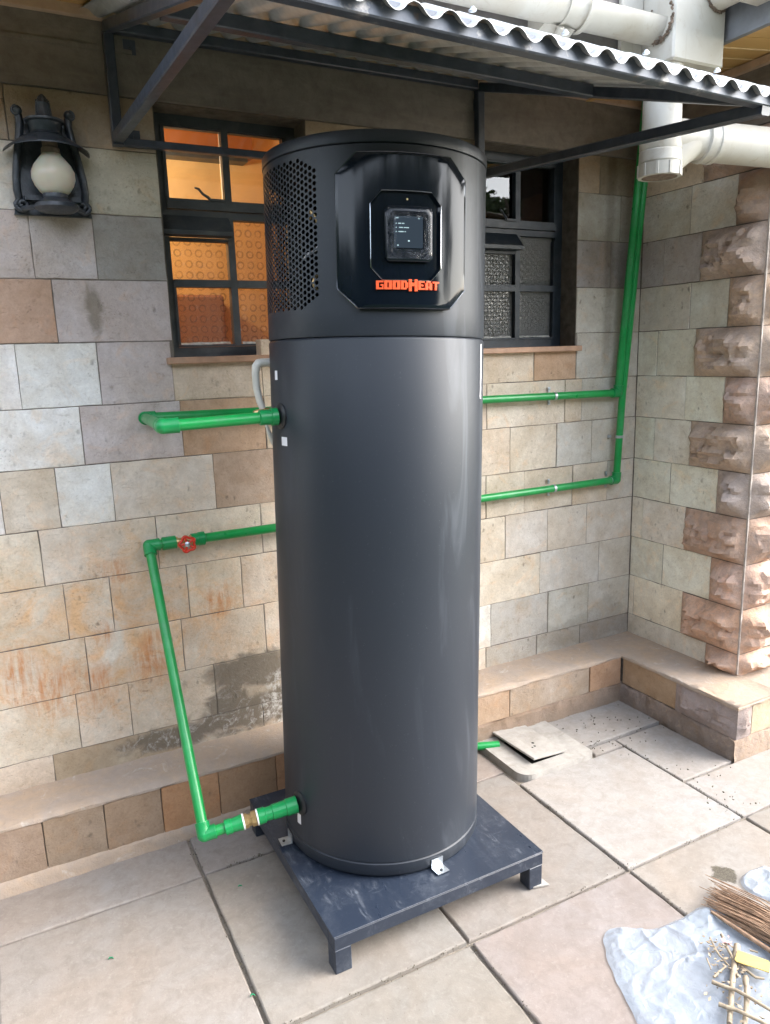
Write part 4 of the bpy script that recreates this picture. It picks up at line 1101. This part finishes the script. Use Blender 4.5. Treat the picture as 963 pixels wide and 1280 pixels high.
# crinkled protective film on the bezel
fm = MB(); vs = []; nn = 26
for i in range(nn+1):
    for j in range(nn+1):
        a = -112.2+19.4*i/nn; z = 1.822+.117*j/nn
        e = min(i,j,nn-i,nn-j)/nn
        vs.append(cp(a, z, R+.0285+.0035*mn.noise(Vector((i*.33,j*.33,1)))+.0025*mn.noise(Vector((i*.9,j*.9,4)))*(1.6 if e<.2 else .3)))
F = [(i*(nn+1)+j,(i+1)*(nn+1)+j,(i+1)*(nn+1)+j+1,i*(nn+1)+j+1) for i in range(nn) for j in range(nn) if not (5<=i<21 and 5<=j<21)]
fm.add(vs, F); fm.build('protective_film', 'clearfilm', pn, smooth=60, fix=False)
m = MB(); m.lathe(cp(-103.0,1.962,R+.0125), cp(-103.0,0,1), [(0,.0028),(.0015,.0022)],10); m.build('status_light', 'brass', pn)
# lettering
GL = {'G':['11111','11000','11011','11001','11111'],'O':['11111','11011','11011','11011','11111'],'D':['11110','11011','11011','11011','11110'],
      'H':['110011','110011','111111','111111','110011','110011','110011'],'E':['11111','11000','11110','11000','11111'],'A':['01110','11011','11011','11111','11011'],'T':['111111','001100','001100','001100','001100']}
az = -117.0; hgt = .0205
for ch in 'GOODHEAT':
    rows = GL[ch]; nr = len(rows); nc = len(rows[0]); H_ = hgt if ch != 'H' else hgt*1.38
    wl = .0185 if ch != 'H' else .0225
    if ch == 'E': wl = .0170
    if ch == 'T': wl = .0180
    m = MB(); da = math.degrees(wl/(R+.022))
    ztop = 1.7500+H_-(.004 if ch == 'H' else 0)
    for r_, row in enumerate(rows):
        for c_, v in enumerate(row):
            if v == '1':
                a0 = az+da*c_/nc; a1 = az+da*(c_+1)/nc; zA = ztop-H_*(r_+1)/nr; zB = ztop-H_*r_/nr
                ra, rb = R+.019, R+.0262
                m.add([cp(a0,zA,ra),cp(a1,zA,ra),cp(a1,zB,ra),cp(a0,zB,ra),cp(a0,zA,rb),cp(a1,zA,rb),cp(a1,zB,rb),cp(a0,zB,rb)],
                      [(4,5,6,7),(0,1,5,4),(1,2,6,5),(2,3,7,6),(3,0,4,7)])
    m.build('letter', 'orange', pn, fix=False); az += da+.30
# stickers, ports, floor clips
def sticker(az, z, w_, h_):
    da = math.degrees(w_/R)/2; m = MB()
    m.add([cp(az-da,z-h_/2,R+.0008),cp(az,z-h_/2,R+.001),cp(az+da,z-h_/2,R+.0008),cp(az+da,z+h_/2,R+.0008),cp(az,z+h_/2,R+.001),cp(az-da,z+h_/2,R+.0008)],[(0,1,4,5),(1,2,3,4)])
    m.build('sticker', 'label', wh, fix=False)
sticker(-172.5,1.366,.032,.024); sticker(-170,.232,.020,.034); sticker(-180,1.545,.02,.025); sticker(-47.5,1.55,.012,.15)
for az, z in ((-176,1.434),(-169,.285)):
    m = MB(); m.lathe(cp(az,z,R-.01), cp(az,0,1), [(0,.036),(.012,.036),(.016,.030),(.018,.018)],24); m.build('port_gasket', 'matblack', wh, smooth=40)
for az in (-86.0, 177.5):
    c_, s_ = math.cos(R_(az)), math.sin(R_(az)); rad = Vector((c_,s_,0)); tan = Vector((-s_,c_,0)); b_ = rad*(R+.002)
    m = MB()
    def q8(o, u, du, v, dv, n_, dn):
        P = [o+u*i*du+v*j*dv+n_*k*dn for k in (0,1) for i, j in ((-.5,0),(.5,0),(.5,1),(-.5,1))]
        m.add(P, [(0,3,2,1),(4,5,6,7),(0,1,5,4),(1,2,6,5),(2,3,7,6),(3,0,4,7)])
    q8(b_+Vector((0,0,SH+.001)), tan, .040, rad, .034, Vector((0,0,1)), .0025)
    q8(b_+Vector((0,0,SH+.0035)), tan, .040, Vector((0,0,1)), .026, rad, .0025)
    ho = MB(); ho.lathe(b_+rad*.022+Vector((0,0,SH+.0035)), (0,0,1), [(0,.0045),(.003,.0045)],10)
    cl = m.build('floor_clip', 'zinc', wh); ho.build('bolt', 'matblack', cl)
e1 = Vector((.9995,-.0003,-.0301)); axv = Vector((.0301,.0114,1)).normalized(); e1 = (Vector((1,0,0))-axv*axv.x).normalized(); e2 = axv.cross(e1)
mt = Matrix((e1, e2, axv)).transposed().to_4x4(); mt.translation = Vector((.0736,-.5716,0))
wh.matrix_world = mt
def hw(az, z, r=R): return mt @ Vector(cp(az, z, r))

# ------------------------------------------------------------------ pipes
PRD = .0158
def elbow(parent, c, dirs, r=.0205, L=.034, mat='greend', name='elbow'):
    m = MB(); m.sphere(c, r*1.0, 18)
    for d_ in dirs:
        d_ = Vector(d_).normalized(); m.lathe(Vector(c), d_, [(0,r*.98),(L-.004,r),(L-.002,r*1.04),(L,r*1.02),(L+.0005,PRD)],20)
    return m.build(name, mat, parent, smooth=45)
def run(parent, p, q, r=PRD):
    m = MB(); m.cyl(p, q, r, 20); return m.build('pipe', 'green', parent, smooth=40)
def clip(parent, p, axis, r=PRD):
    p = Vector(p); a = Vector(axis).normalized(); m = MB()
    m.lathe(p-a*.006, a, [(0,r+.0005),(0,r+.002),(.012,r+.002),(.012,r+.0005)],20,cap=False)
    s = a.cross(Vector((0,-1,0))).normalized()
    for sg in (1,-1):
        q = p+s*sg*(r+.010); q.y = -.006
        m.bar(Vector((p.x+s.x*sg*(r+.001), -.008, p.z+s.z*sg*(r+.001))), Vector((p.x+s.x*sg*(r+.022), -.008, p.z+s.z*sg*(r+.022))), .012, .003, (0,1,0))
        m.sphere((p.x+s.x*sg*(r+.014), -.010, p.z+s.z*sg*(r+.014)), .004, 8)
    return m.build('saddle_clip', 'zinc', parent, smooth=40)
# hot outlet run
hp = thing('upper_water_pipe', (0,-.05,1.41), 'upper green water pipe leaving the heater high on its left side', 'water pipe')
port = hw(-176, 1.434, R+.006); Wy = -.042
A = Vector((port.x-.004, port.y, port.z)); B = Vector((-.508, -.560, 1.436)); Cc = Vector((-.462, Wy, 1.424)); D_ = Vector((1.583, Wy, 1.401))
Et = Vector((1.638, -.100, 2.70))
run(hp, A, B); run(hp, B, Cc); run(hp, Cc, D_); run(hp, D_, Et)
m = MB(); ad = (B-A).normalized(); m.lathe(A+ad*.0, ad, [(0,.017),(.001,.024),(.018,.024),(.019,.021),(.050,.021),(.052,.016)],20); m.build('union_fitting', 'greend', hp, smooth=40)
elbow(hp, B, (A-B, Cc-B), L=.040); elbow(hp, Cc, (B-Cc, D_-Cc)); elbow(hp, D_, (Cc-D_, Et-D_))
clip(hp, D_.lerp(Cc, (1.583-1.222)/(1.583+.462)), (1,0,0))
# cold inlet run
cpi = thing('lower_water_pipe', (0,-.05,1.0), 'lower green water pipe with a red valve wheel, joining the heater near its base', 'water pipe')
P0 = hw(-169, .285, R+.004); P1 = Vector((-.502,-.585,.262)); P2 = Vector((-.487,Wy,1.003)); P3 = Vector((1.592,Wy,1.008)); P4 = Vector((1.612,Wy-.001,1.40)); P5 = Vector((1.672,-.100,2.70))
run(cpi, P2, P1); run(cpi, P3, P4+(P5-P4)*0.0); run(cpi, P4, P5)
V0 = P2.lerp(P3, (.487-.43)/2.08); V1 = P2.lerp(P3, (.487-.30)/2.08)
run(cpi, P2, V0); run(cpi, V1, P3)
elbow(cpi, P2, (P1-P2, P3-P2)); elbow(cpi, P3, (P2-P3, P4-P3)); elbow(cpi, P1, (P2-P1, P0-P1))
m = MB(); m.lathe((-.445,Wy,1.003),(1,0,0),[(0,.016),(.0005,.022),(.045,.0225),(.047,.016)],20); m.build('valve_socket', 'greend', cpi, smooth=40)
m = MB(); m.lathe((-.348,Wy,1.003),(1,0,0),[(0,.016),(.0005,.0215),(.024,.0215),(.025,.0235),(.045,.0235),(.047,.016)],20); m.build('valve_socket', 'greend', cpi, smooth=40)
vb = MB(); vb.lathe((-.400,Wy,1.003),(1,0,0),[(0,.019),(.006,.019),(.008,.013),(.046,.013),(.048,.018),(.053,.018)],12); vb.lathe((-.372,Wy,1.003),(.1,-1,-.05),[(0,.012),(.022,.010),(.036,.007)],12)
vb.build('valve_body', 'brass', cpi, smooth=40)
# five-lobed wheel
wc = Vector((-.370,-.084,1.000)); wn = Vector((-.18,-1,.10)).normalized(); wu = wn.cross(Vector((0,0,1))).normalized(); wv = wn.cross(wu)
m = MB(); n = 50; pts = []
for i in range(n):
    a = 2*PI*i/n; rr = .024+.0032*math.cos(5*a); pts.append(wc+(wu*math.cos(a)+wv*math.sin(a))*rr)
vs = []
for i, p in enumerate(pts):
    t = (pts[(i+1)%n]-pts[i-1]).normalized(); b_ = t.cross(wn)
    for k in range(8):
        a = 2*PI*k/8; vs.append(p+(wn*math.cos(a)*.006+b_*math.sin(a)*.0045))
m.add(vs, [(i*8+k, ((i+1)%n)*8+k, ((i+1)%n)*8+(k+1)%8, i*8+(k+1)%8) for i in range(n) for k in range(8)])
for k in range(5):
    a = 2*PI*k/5; m.bar(wc, wc+(wu*math.cos(a)+wv*math.sin(a))*.024, .008, .006, wn)
m.build('valve_wheel', 'red', cpi, smooth=50)
m = MB(); m.lathe(wc-wn*.003, wn, [(0,.009),(.009,.009),(.011,.006)],16); m.build('wheel_boss', 'zinc', cpi, smooth=40)
clip(cpi, P2.lerp(P3, (1.228+.487)/2.08), (1,0,0)); clip(cpi, P2.lerp(P3, (1.562+.487)/2.08), (1,0,0))
clip(cpi, P3.lerp(P4, .5), (0,0,1))
# bottom assembly towards the tank
d_ = (P0-P1).normalized(); Lb = (P0-P1).length
run(cpi, P1, P1+d_*.07)
m = MB(); m.lathe(P1, d_, [(.060,.016),(.0605,.022),(.078,.022),(.080,.020),(.104,.022),(.112,.024)],20); m.build('union_fitting', 'greend', cpi, smooth=40)
m = MB(); m.lathe(P1, d_, [(.112,.0235),(.117,.0235)],20); m.build('seal_ring', 'white', cpi)
m = MB(); m.lathe(P1, d_, [(.117,.017),(.1172,.0215),(.127,.0215),(.1275,.018),(.138,.018),(.1385,.0225),(.153,.0225),(.1535,.017)],8); m.build('brass_union', 'brass', cpi, smooth=30)
m = MB(); m.lathe(P1, d_, [(.1535,.0235),(.158,.0235)],20); m.build('seal_ring', 'white', cpi)
m = MB(); m.lathe(P1, d_, [(.158,.024),(.178,.023),(.180,.020),(.200,.020),(.202,.0225),(Lb-.040,.0225),(Lb-.038,.025),(Lb-.006,.025),(Lb-.004,.017)],20); m.build('union_fitting', 'greend', cpi, smooth=40)
# stub by the drain
m = MB(); m.cyl((.52,-.18,.036),(.775,-.262,.022),PRD,16)
dg = m.build('drain_pipe', 'green', smooth=40); tag(dg, 'short green pipe running from behind the heater into the drain pit', 'drain pipe')
# relief hose
ho = thing('relief_hose', (-.21,-.45,1.5), 'pale grey plastic elbow hose with brass nut on the left of the heater', 'hose')
m = MB(); m.tube([(-.165,-.45,1.588),(-.195,-.45,1.588),(-.205,-.45,1.586),(-.212,-.45,1.578),(-.215,-.45,1.56),(-.215,-.45,1.52),(-.209,-.452,1.48),(-.200,-.455,1.452)],[.012,.012,.013,.0125,.011,.0105,.010,.0095],12)
m.build('hose_bend', 'hose', ho, smooth=50)
m = MB(); m.tube([(-.196,-.46,1.412),(-.190,-.46,1.39),(-.178,-.46,1.36),(-.165,-.46,1.34)],[.004,.006,.008,.008],10); m.build('hose_tail', 'hose', ho, smooth=50)
m = MB(); m.lathe((-.235,-.470,1.447),(1,0,0),[(0,.008),(.01,.011),(.03,.011),(.032,.014),(.055,.014)],8); m.build('brass_nut', 'brass', ho, smooth=30)

# ------------------------------------------------------------------ wall lantern
LX = -.660
ln = thing('wall_lantern', (LX,-.01,2.03), 'black cast iron wall lantern with frosted globe and curved hood', 'wall lamp')
pl = [(-.106,2.030),(.106,2.030),(.078,2.200),(.055,2.292),(-.055,2.292),(-.078,2.200)]
m = MB(); n = len(pl)
m.add([(LX+a,-.003,z) for a,z in pl]+[(LX+a,-.016,z) for a,z in pl],[tuple(range(n)),tuple(range(2*n-1,n-1,-1))]+[(i,n+i,n+(i+1)%n,(i+1)%n) for i in range(n)])
m.build('back_plate', 'lampmetal', ln)
def scroll(cx, cz, r, turns, a0, sgn, y, rad=.008, n=26):
    pts = []
    for i in range(n+1):
        t = i/n; a = a0+sgn*2*PI*turns*t; rr = r*(1-t*.8); pts.append((cx+rr*math.cos(a), y, cz+rr*math.sin(a)))
    return pts
for sg in (-1, 1):
    m = MB()
    path = [(LX+sg*.089,-.030,2.070),(LX+sg*.092,-.032,2.095),(LX+sg*.090,-.034,2.13),(LX+sg*.082,-.036,2.18),(LX+sg*.070,-.036,2.24),(LX+sg*.064,-.036,2.275),(LX+sg*.066,-.036,2.296)]
    m.tube(path, [.008,.009,.009,.008,.008,.008,.007], 10)
    m.tube([(p[0],p[1]+.004,p[2]) for p in path], .011, 8)
    m.tube([(LX+sg*.089,-.030,2.072)]+scroll(LX+sg*.082,2.056,.019,1.25,0 if sg>0 else PI, -sg, -.030), .0065, 8)
    m.sphere((LX+sg*.068,-.036,2.305), .014, 12); m.tube(scroll(LX+sg*.070,2.302,.014,1,PI/2,-sg,-.042), .004, 8)
    m.build('side_scroll', 'lampmetal', ln, smooth=50)
m = MB()
# curved hood: a shallow cone sector leaning forward
vs = []; nn = 24; GYl = -.085
for i in range(nn+1):
    a = PI+PI*i/nn
    for r_, z in ((.036,2.252),(.070,2.236),(.116,2.202)):
        vs.append((LX+r_*math.cos(a)*1.0, -.012+r_*math.sin(a)*1.35, z+ .0))
m.add(vs, [(i*3+j,(i+1)*3+j,(i+1)*3+j+1,i*3+j+1) for i in range(nn) for j in (0,1)])
vs2 = [(x,y,z-.004) for x,y,z in vs]; m.add(vs2, [(i*3+j,i*3+j+1,(i+1)*3+j+1,(i+1)*3+j) for i in range(nn) for j in (0,1)])
k = (nn+1)*3; m.f += [(i*3+2,(i+1)*3+2,k+(i+1)*3+2,k+i*3+2) for i in range(nn)]
m.build('hood', 'lampmetal', ln, smooth=60, fix=False)
m = MB(); m.lathe((LX,-.050,2.236),(0,0,1),[(0,.040),(.006,.046),(.012,.040),(.016,.042),(.036,.046),(.040,.052),(.046,.052),(.050,.038),(.052,.018),(.056,.022),(.075,.018),(.090,.020),(.098,.014),(.106,.012),(.114,.004)],20)
for k in range(8):
    a = 2*PI*k/8; m.bar((LX+.020*math.cos(a),-.050+.020*math.sin(a),2.290),(LX+.015*math.cos(a),-.050+.015*math.sin(a),2.335),.004,.006,(math.cos(a),math.sin(a),0))
m.build('crown', 'lampmetal', ln, smooth=35)
GC = (LX+.004,-.082)
m = MB(); m.lathe((GC[0],GC[1],2.075),(0,0,1),[(0,.030),(.010,.041),(.026,.052),(.044,.0585),(.062,.0580),(.080,.050),(.096,.037),(.108,.0265),(.116,.0225)],28); m.build('globe', 'globe', ln, smooth=60)
m = MB(); m.lathe((GC[0],GC[1],2.180),(0,0,1),[(0,.020),(.006,.026),(.020,.025),(.024,.021),(.045,.020)],18); m.build('lamp_holder', 'holder', ln, smooth=40)
m = MB(); m.lathe((GC[0],GC[1],2.040),(0,0,1),[(-.012,.020),(-.008,.050),(.000,.060),(.010,.058),(.018,.046),(.024,.036),(.027,.033),(.037,.034),(.041,.032)],26)
m.box(LX-.075,LX+.075,-.05,-.016,2.066,2.080); m.tube([(LX-.085,-.03,2.045),(LX-.05,-.07,2.044),(LX,-.135,2.042),(LX+.05,-.07,2.044),(LX+.085,-.03,2.045)],.007,8)
m.build('lower_bowl', 'lampmetal', ln, smooth=35)

# ------------------------------------------------------------------ things on the ground at lower right
def rubble_sheet(poly, zf, name, label, n=56, amp=.010):
    n0 = len(poly); P = []
    for i in range(n0):
        p0, p1, p2, p3 = [Vector(poly[(i+k) % n0]) for k in (-1,0,1,2)]
        for j in range(14):
            t = j/14; q = .5*((2*p1)+(p2-p0)*t+(2*p0-5*p1+4*p2-p3)*t*t+(3*p1-p0-3*p2+p3)*t**3)
            q = q+Vector((mn.noise(Vector((q.x*25,q.y*25,zf))), mn.noise(Vector((q.x*25,q.y*25,zf+5)))))*.006
            P.append(q)
    c = sum(P, Vector((0,0)))/len(P); N_ = len(P); K = 44; vs = []
    for k in range(K):
        f = 1-k/K
        for q in P:
            x, y = c.x+(q.x-c.x)*f, c.y+(q.y-c.y)*f
            e = min(1, .15+(1-f)*9)
            z = .5+.5*mn.noise(Vector((x*5,y*8,zf)))
            z += .55*(1-abs(mn.noise(Vector((x*13+4,y*8,zf*3)))))**6+.35*(1-abs(mn.noise(Vector((x*9,y*21+2,zf*2)))))**8+.10*mn.noise(Vector((x*45,y*38,2)))
            vs.append((x, y, .004+amp*z*e))
    vs.append((c.x, c.y, .02))
    m = MB(); m.add(vs, [(k*N_+i, k*N_+(i+1)%N_, (k+1)*N_+(i+1)%N_, (k+1)*N_+i) for k in range(K-1) for i in range(N_)]+[((K-1)*N_+i, (K-1)*N_+(i+1)%N_, K*N_) for i in range(N_)])
    tag(m.build(name, 'plastic', smooth=70, fix=False), label, 'plastic sheet')
rubble_sheet([(.425,-1.225),(.455,-1.212),(.500,-1.222),(.545,-1.262),(.60,-1.278),(.68,-1.280),(.775,-1.290),(.84,-1.36),(.90,-1.60),(.80,-1.75),(.50,-1.72),(.33,-1.62),(.30,-1.50),(.345,-1.36),(.385,-1.28)], 1.3, 'plastic_sheet', 'crumpled pale blue-white plastic sheet spread on the slabs at lower right')
rubble_sheet([(.925,-1.285),(.98,-1.250),(1.06,-1.27),(1.10,-1.40),(1.02,-1.46),(.945,-1.37)], 5.3, 'plastic_bag', 'small end of white plastic poking out beyond the broom at the right edge', amp=.014)
br = thing('twig_broom', (.8,-1.4,0), 'brown broom of dry twigs lying on the plastic at right', 'broom')
bun = MB(); random.seed(11)
for i in range(150):
    t = random.random(); x_ = .752+.105*t+random.gauss(0,.004); y_ = -1.300+.055*t+random.gauss(0,.022)-.03*abs(random.gauss(0,1))
    z_ = .012+random.random()*.030
    xe = .800+.075*t+random.gauss(0,.003); L = .62
    dx = random.gauss(0,.008)
    bun.tube([(x_,y_,z_*.6),(x_*.5+xe*.5+dx,y_-.16,z_+.012),(xe,y_-L,z_+.018)], [.0010,.0016,.0022], 5)
bun.build('twig_bundle', 'twig', br, kind='stuff')
MB().tube([(.744,-1.318,.020),(.745,-1.40,.026),(.752,-1.52,.030),(.79,-1.9,.03)],[.0035,.006,.0065,.007],8).build('outer_stick', 'twig', br, smooth=50)
# cut sticks and scraps on the plastic
ST = [([(0.687,-1.395),(0.648,-1.459),(0.601,-1.511)],.0045,'thin bent stick at the upper edge of the pile on the plastic'),
      ([(0.689,-1.444),(0.607,-1.495),(0.47,-1.591)],.009,'thickest pale peeled stick, running up the plastic beside the yellow card'),
      ([(0.62,-1.522),(0.564,-1.567),(0.45,-1.645)],.008,'pale stick standing out just below the yellow card, right of the thickest stick'),
      ([(0.652,-1.388),(0.621,-1.443),(0.614,-1.478)],.003,'slender twig at the upper left of the stick pile'),
      ([(0.523,-1.498),(0.554,-1.543),(0.588,-1.66)],.0055,'long brown stick lying crosswise over the two upright sticks'),
      ([(0.484,-1.548),(0.514,-1.596),(0.556,-1.70)],.0055,'pale stick lying crosswise at the bottom of the photo'),
      ([(0.549,-1.482),(0.58,-1.476),(0.607,-1.474)],.0035,'short crooked twig left of the stick pile'),
      ([(0.643,-1.486),(0.641,-1.534),(0.656,-1.548)],.004,'short stick tucked under the yellow card'),
      ([(0.706,-1.470),(0.717,-1.485)],.003,'tiny stick above the yellow card'),
      ([(0.586,-1.432),(0.565,-1.462)],.0022,'tiny hooked twig on bare plastic left of the pile')]
for i, (pts, r, lab) in enumerate(ST):
    P = []
    for k in range(len(pts)-1):
        for j in range(4):
            t = j/4; x = pts[k][0]+(pts[k+1][0]-pts[k][0])*t; y = pts[k][1]+(pts[k+1][1]-pts[k][1])*t
            P.append((x+.003*mn.noise(Vector((x*40,y*40,i))), y+.003*mn.noise(Vector((x*40,y*40,i+9))), .030+(.012 if i in (4,5) else 0)+.003*mn.noise(Vector((x*30,i,2)))))
    P.append((pts[-1][0], pts[-1][1], .030))
    n = len(P)
    m = MB(); m.tube(P, [r*.85*(1.1-.35*j/n+.15*mn.noise(Vector((j,i,1)))) for j in range(n)], 8)
    tag(m.build('dry_stick', 'stick', smooth=60), lab, 'stick', 'dry sticks on the plastic sheet')
m = MB(); yp = [(0.667,-1.462),(0.703,-1.524),(0.700,-1.532),(0.690,-1.541),(0.672,-1.548),(0.632,-1.486),(0.634,-1.478)]
n = len(yp); m.add([(a,b,.040) for a,b in yp]+[(a,b,.0425+.004*mn.noise(Vector((a*40,b*40,0)))) for a,b in yp],[tuple(range(n-1,-1,-1)),tuple(range(n,2*n))]+[(i,(i+1)%n,n+(i+1)%n,n+i) for i in range(n)])
tag(m.build('yellow_card', 'yellow'), 'small yellow card offcut lying on the sticks at lower right', 'card scrap')
def scraps(name, mat, spots, size, label, cat, z=.028, n=60, kind='stuff'):
    m = MB()
    for i in range(n):
        c = random.choice(spots); x = c[0]+random.gauss(0,c[2]); y = c[1]+random.gauss(0,c[2]); a = random.uniform(0,PI); s = size*random.uniform(.5,1.3)
        ca, sa = math.cos(a), math.sin(a); w2 = s*random.uniform(.25,.6)
        q = [(-s,0),(0,-w2),(s,0),(0,w2)]
        zz = z+random.uniform(0,.004)
        m.add([(x+p*ca-r*sa, y+p*sa+r*ca, zz+random.uniform(0,.004)) for p, r in q]+[(x,y,zz-.003)], [(0,1,2,3),(0,4,1),(1,4,2),(2,4,3),(3,4,0)])
    o = m.build(name, mat, kind=kind); o['label'] = label; o['category'] = cat; return o
scraps('bark_scraps', 'stick', [(.60,-1.50,.035),(.64,-1.43,.025),(.55,-1.57,.04)], .007, 'scattered bark flakes and chips among the sticks on the plastic', 'scraps', n=90, z=.030)
scraps('paper_scraps', 'pink', [(.677,-1.425,.008)], .008, 'pinkish paper bits at the top of the stick pile', 'scraps', n=9, z=.034)
scraps('leaf_litter', 'leafdry', [(1.30,-.33,.10),(1.20,-.30,.08),(1.38,-.50,.10),(1.34,-.80,.06),(1.12,-.46,.03),(1.25,-1.0,.05)], .0042, 'dark leaf bits scattered on the pale slabs in the corner', 'leaf litter', z=.012, n=110)
JT = [(.12,-1.056,1.2,-1.060),(.690,-.52,.690,-1.05),(-.48,-.25,-.48,-1.02),(-.40,-.412,-.28,-.412),(1.23,-.50,1.23,-1.05),(.69,-1.06,.69,-1.6),(.095,-1.06,.095,-1.5),(-.47,-1.056,.09,-1.056)]
gs = []
for a_, b_, c_, d_ in JT:
    for k in range(60):
        t = random.random(); gs.append((a_+(c_-a_)*t, b_+(d_-b_)*t, .005))
for k in range(14): gs.append((.69, -1.055, .014))
scraps('joint_grit', 'leafdry', gs, .0019, 'grit and moss crumbs gathered in the joints between the slabs', 'grit', z=.001, n=560)
for (x, y, lab) in ((-.395,-.520,'curled green plastic shaving on the slab left of the stand'),(-.79,-.62,'tiny green shaving on the large left slab'),(-.487,-.93,'green shaving stuck in the paving joint at lower left')):
    m = MB(); m.tube([(x-.006,y,.003),(x-.002,y+.003,.006),(x+.004,y+.001,.005),(x+.007,y-.003,.003)],[.001,.0022,.002,.001],6)
    tag(m.build('green_shaving', 'leafgreen', smooth=60), lab, 'plastic shaving', 'green pipe shavings')

# ------------------------------------------------------------------ garden seen only as reflections; hedges added to darken them
def tree(x, y, h, r, label, seed, n=5200):
    rnd = random.Random(seed)
    t = thing('garden_tree', (x,y,0), label, 'tree', 'trees across the yard')
    m = MB(); m.tube([(x,y,0),(x+.1,y,h*.3),(x-.05,y+.1,h*.6)],[.22,.16,.08],10)
    for k in range(7):
        a = rnd.uniform(0,2*PI); m.tube([(x,y,h*rnd.uniform(.3,.5)),(x+math.cos(a)*r*.45,y+math.sin(a)*r*.45,h*rnd.uniform(.55,.8))],[.08,.03],6)
    m.build('trunk', 'bark', t, smooth=60)
    c = MB(); cl = [(x+rnd.gauss(0,r*.45), y+rnd.gauss(0,r*.45), h*.66+rnd.gauss(0,h*.09), rnd.uniform(.25,.5)*r*.6) for _ in range(22)]
    for i in range(n):
        q = rnd.choice(cl); d = Vector((rnd.gauss(0,1),rnd.gauss(0,1),rnd.gauss(0,1))).normalized()*q[3]*rnd.uniform(.5,1.05)
        p = Vector(q[:3])+d; u = Vector((rnd.gauss(0,1),rnd.gauss(0,1),rnd.gauss(0,1))).normalized(); v = u.orthogonal().normalized(); s = rnd.uniform(.05,.12)
        c.add([p-u*s, p+v*s*.5, p+u*s, p-v*s*.5], [(0,1,2,3)])
    c.build('crown', 'foliage', t, fix=False, kind='stuff')
tree(10.0, -11.0, 6.7, 1.35, 'leafy garden tree reflected in the upper pane of the right window', 3)
tree(-6.5, -12.5, 6.0, 2.8, 'leafy garden tree across the yard to the left behind the camera', 5)
yw = MB(); yw.box(-14, 16, -9.2, -9.0, 0, 2.1)
tag(yw.build('boundary_wall', 'boundary'), 'plain rendered boundary wall across the yard behind the camera', 'boundary wall')

def hedge(x0, x1, y0, y1, h, label, seed, n):  # unseen hedge, added as a dark surround for the heater to reflect
    rnd = random.Random(seed); t = thing('added_hedge', ((x0+x1)/2,(y0+y1)/2,0), label, 'hedge')
    MB().box(x0+.25,x1-.25,y0+.25,y1-.25,0,h-.3).build('branches', 'bark', t)
    c = MB()
    for i in range(n):
        f = rnd.random(); p = Vector((rnd.uniform(x0,x1), rnd.uniform(y0,y1), rnd.uniform(.05,h)))
        g = rnd.random()
        if g < .6:
            if x1-x0 > y1-y0: p.y = y1-rnd.uniform(0,.3)
            else: p.x = x1-rnd.uniform(0,.3)
        else: p.z = h-rnd.uniform(0,.5)+.35*mn.noise(p*.7)
        u = Vector((rnd.gauss(0,1),rnd.gauss(0,1),rnd.gauss(0,1))).normalized(); v = u.orthogonal().normalized(); s_ = rnd.uniform(.08,.2)
        c.add([p-u*s_, p+v*s_*.5, p+u*s_, p-v*s_*.5], [(0,1,2,3)])
    c.build('leaves', 'foliage', t, fix=False, kind='stuff')
hedge(-6.5, 4.6, -8.4, -7.2, 4.0, 'tall dense hedge added behind the camera to darken reflections in the heater', 21, 9000)
hedge(-5.2, -4.1, -7.1, .6, 2.8, 'lower hedge added out of view at left to darken the side of the heater', 22, 7000)
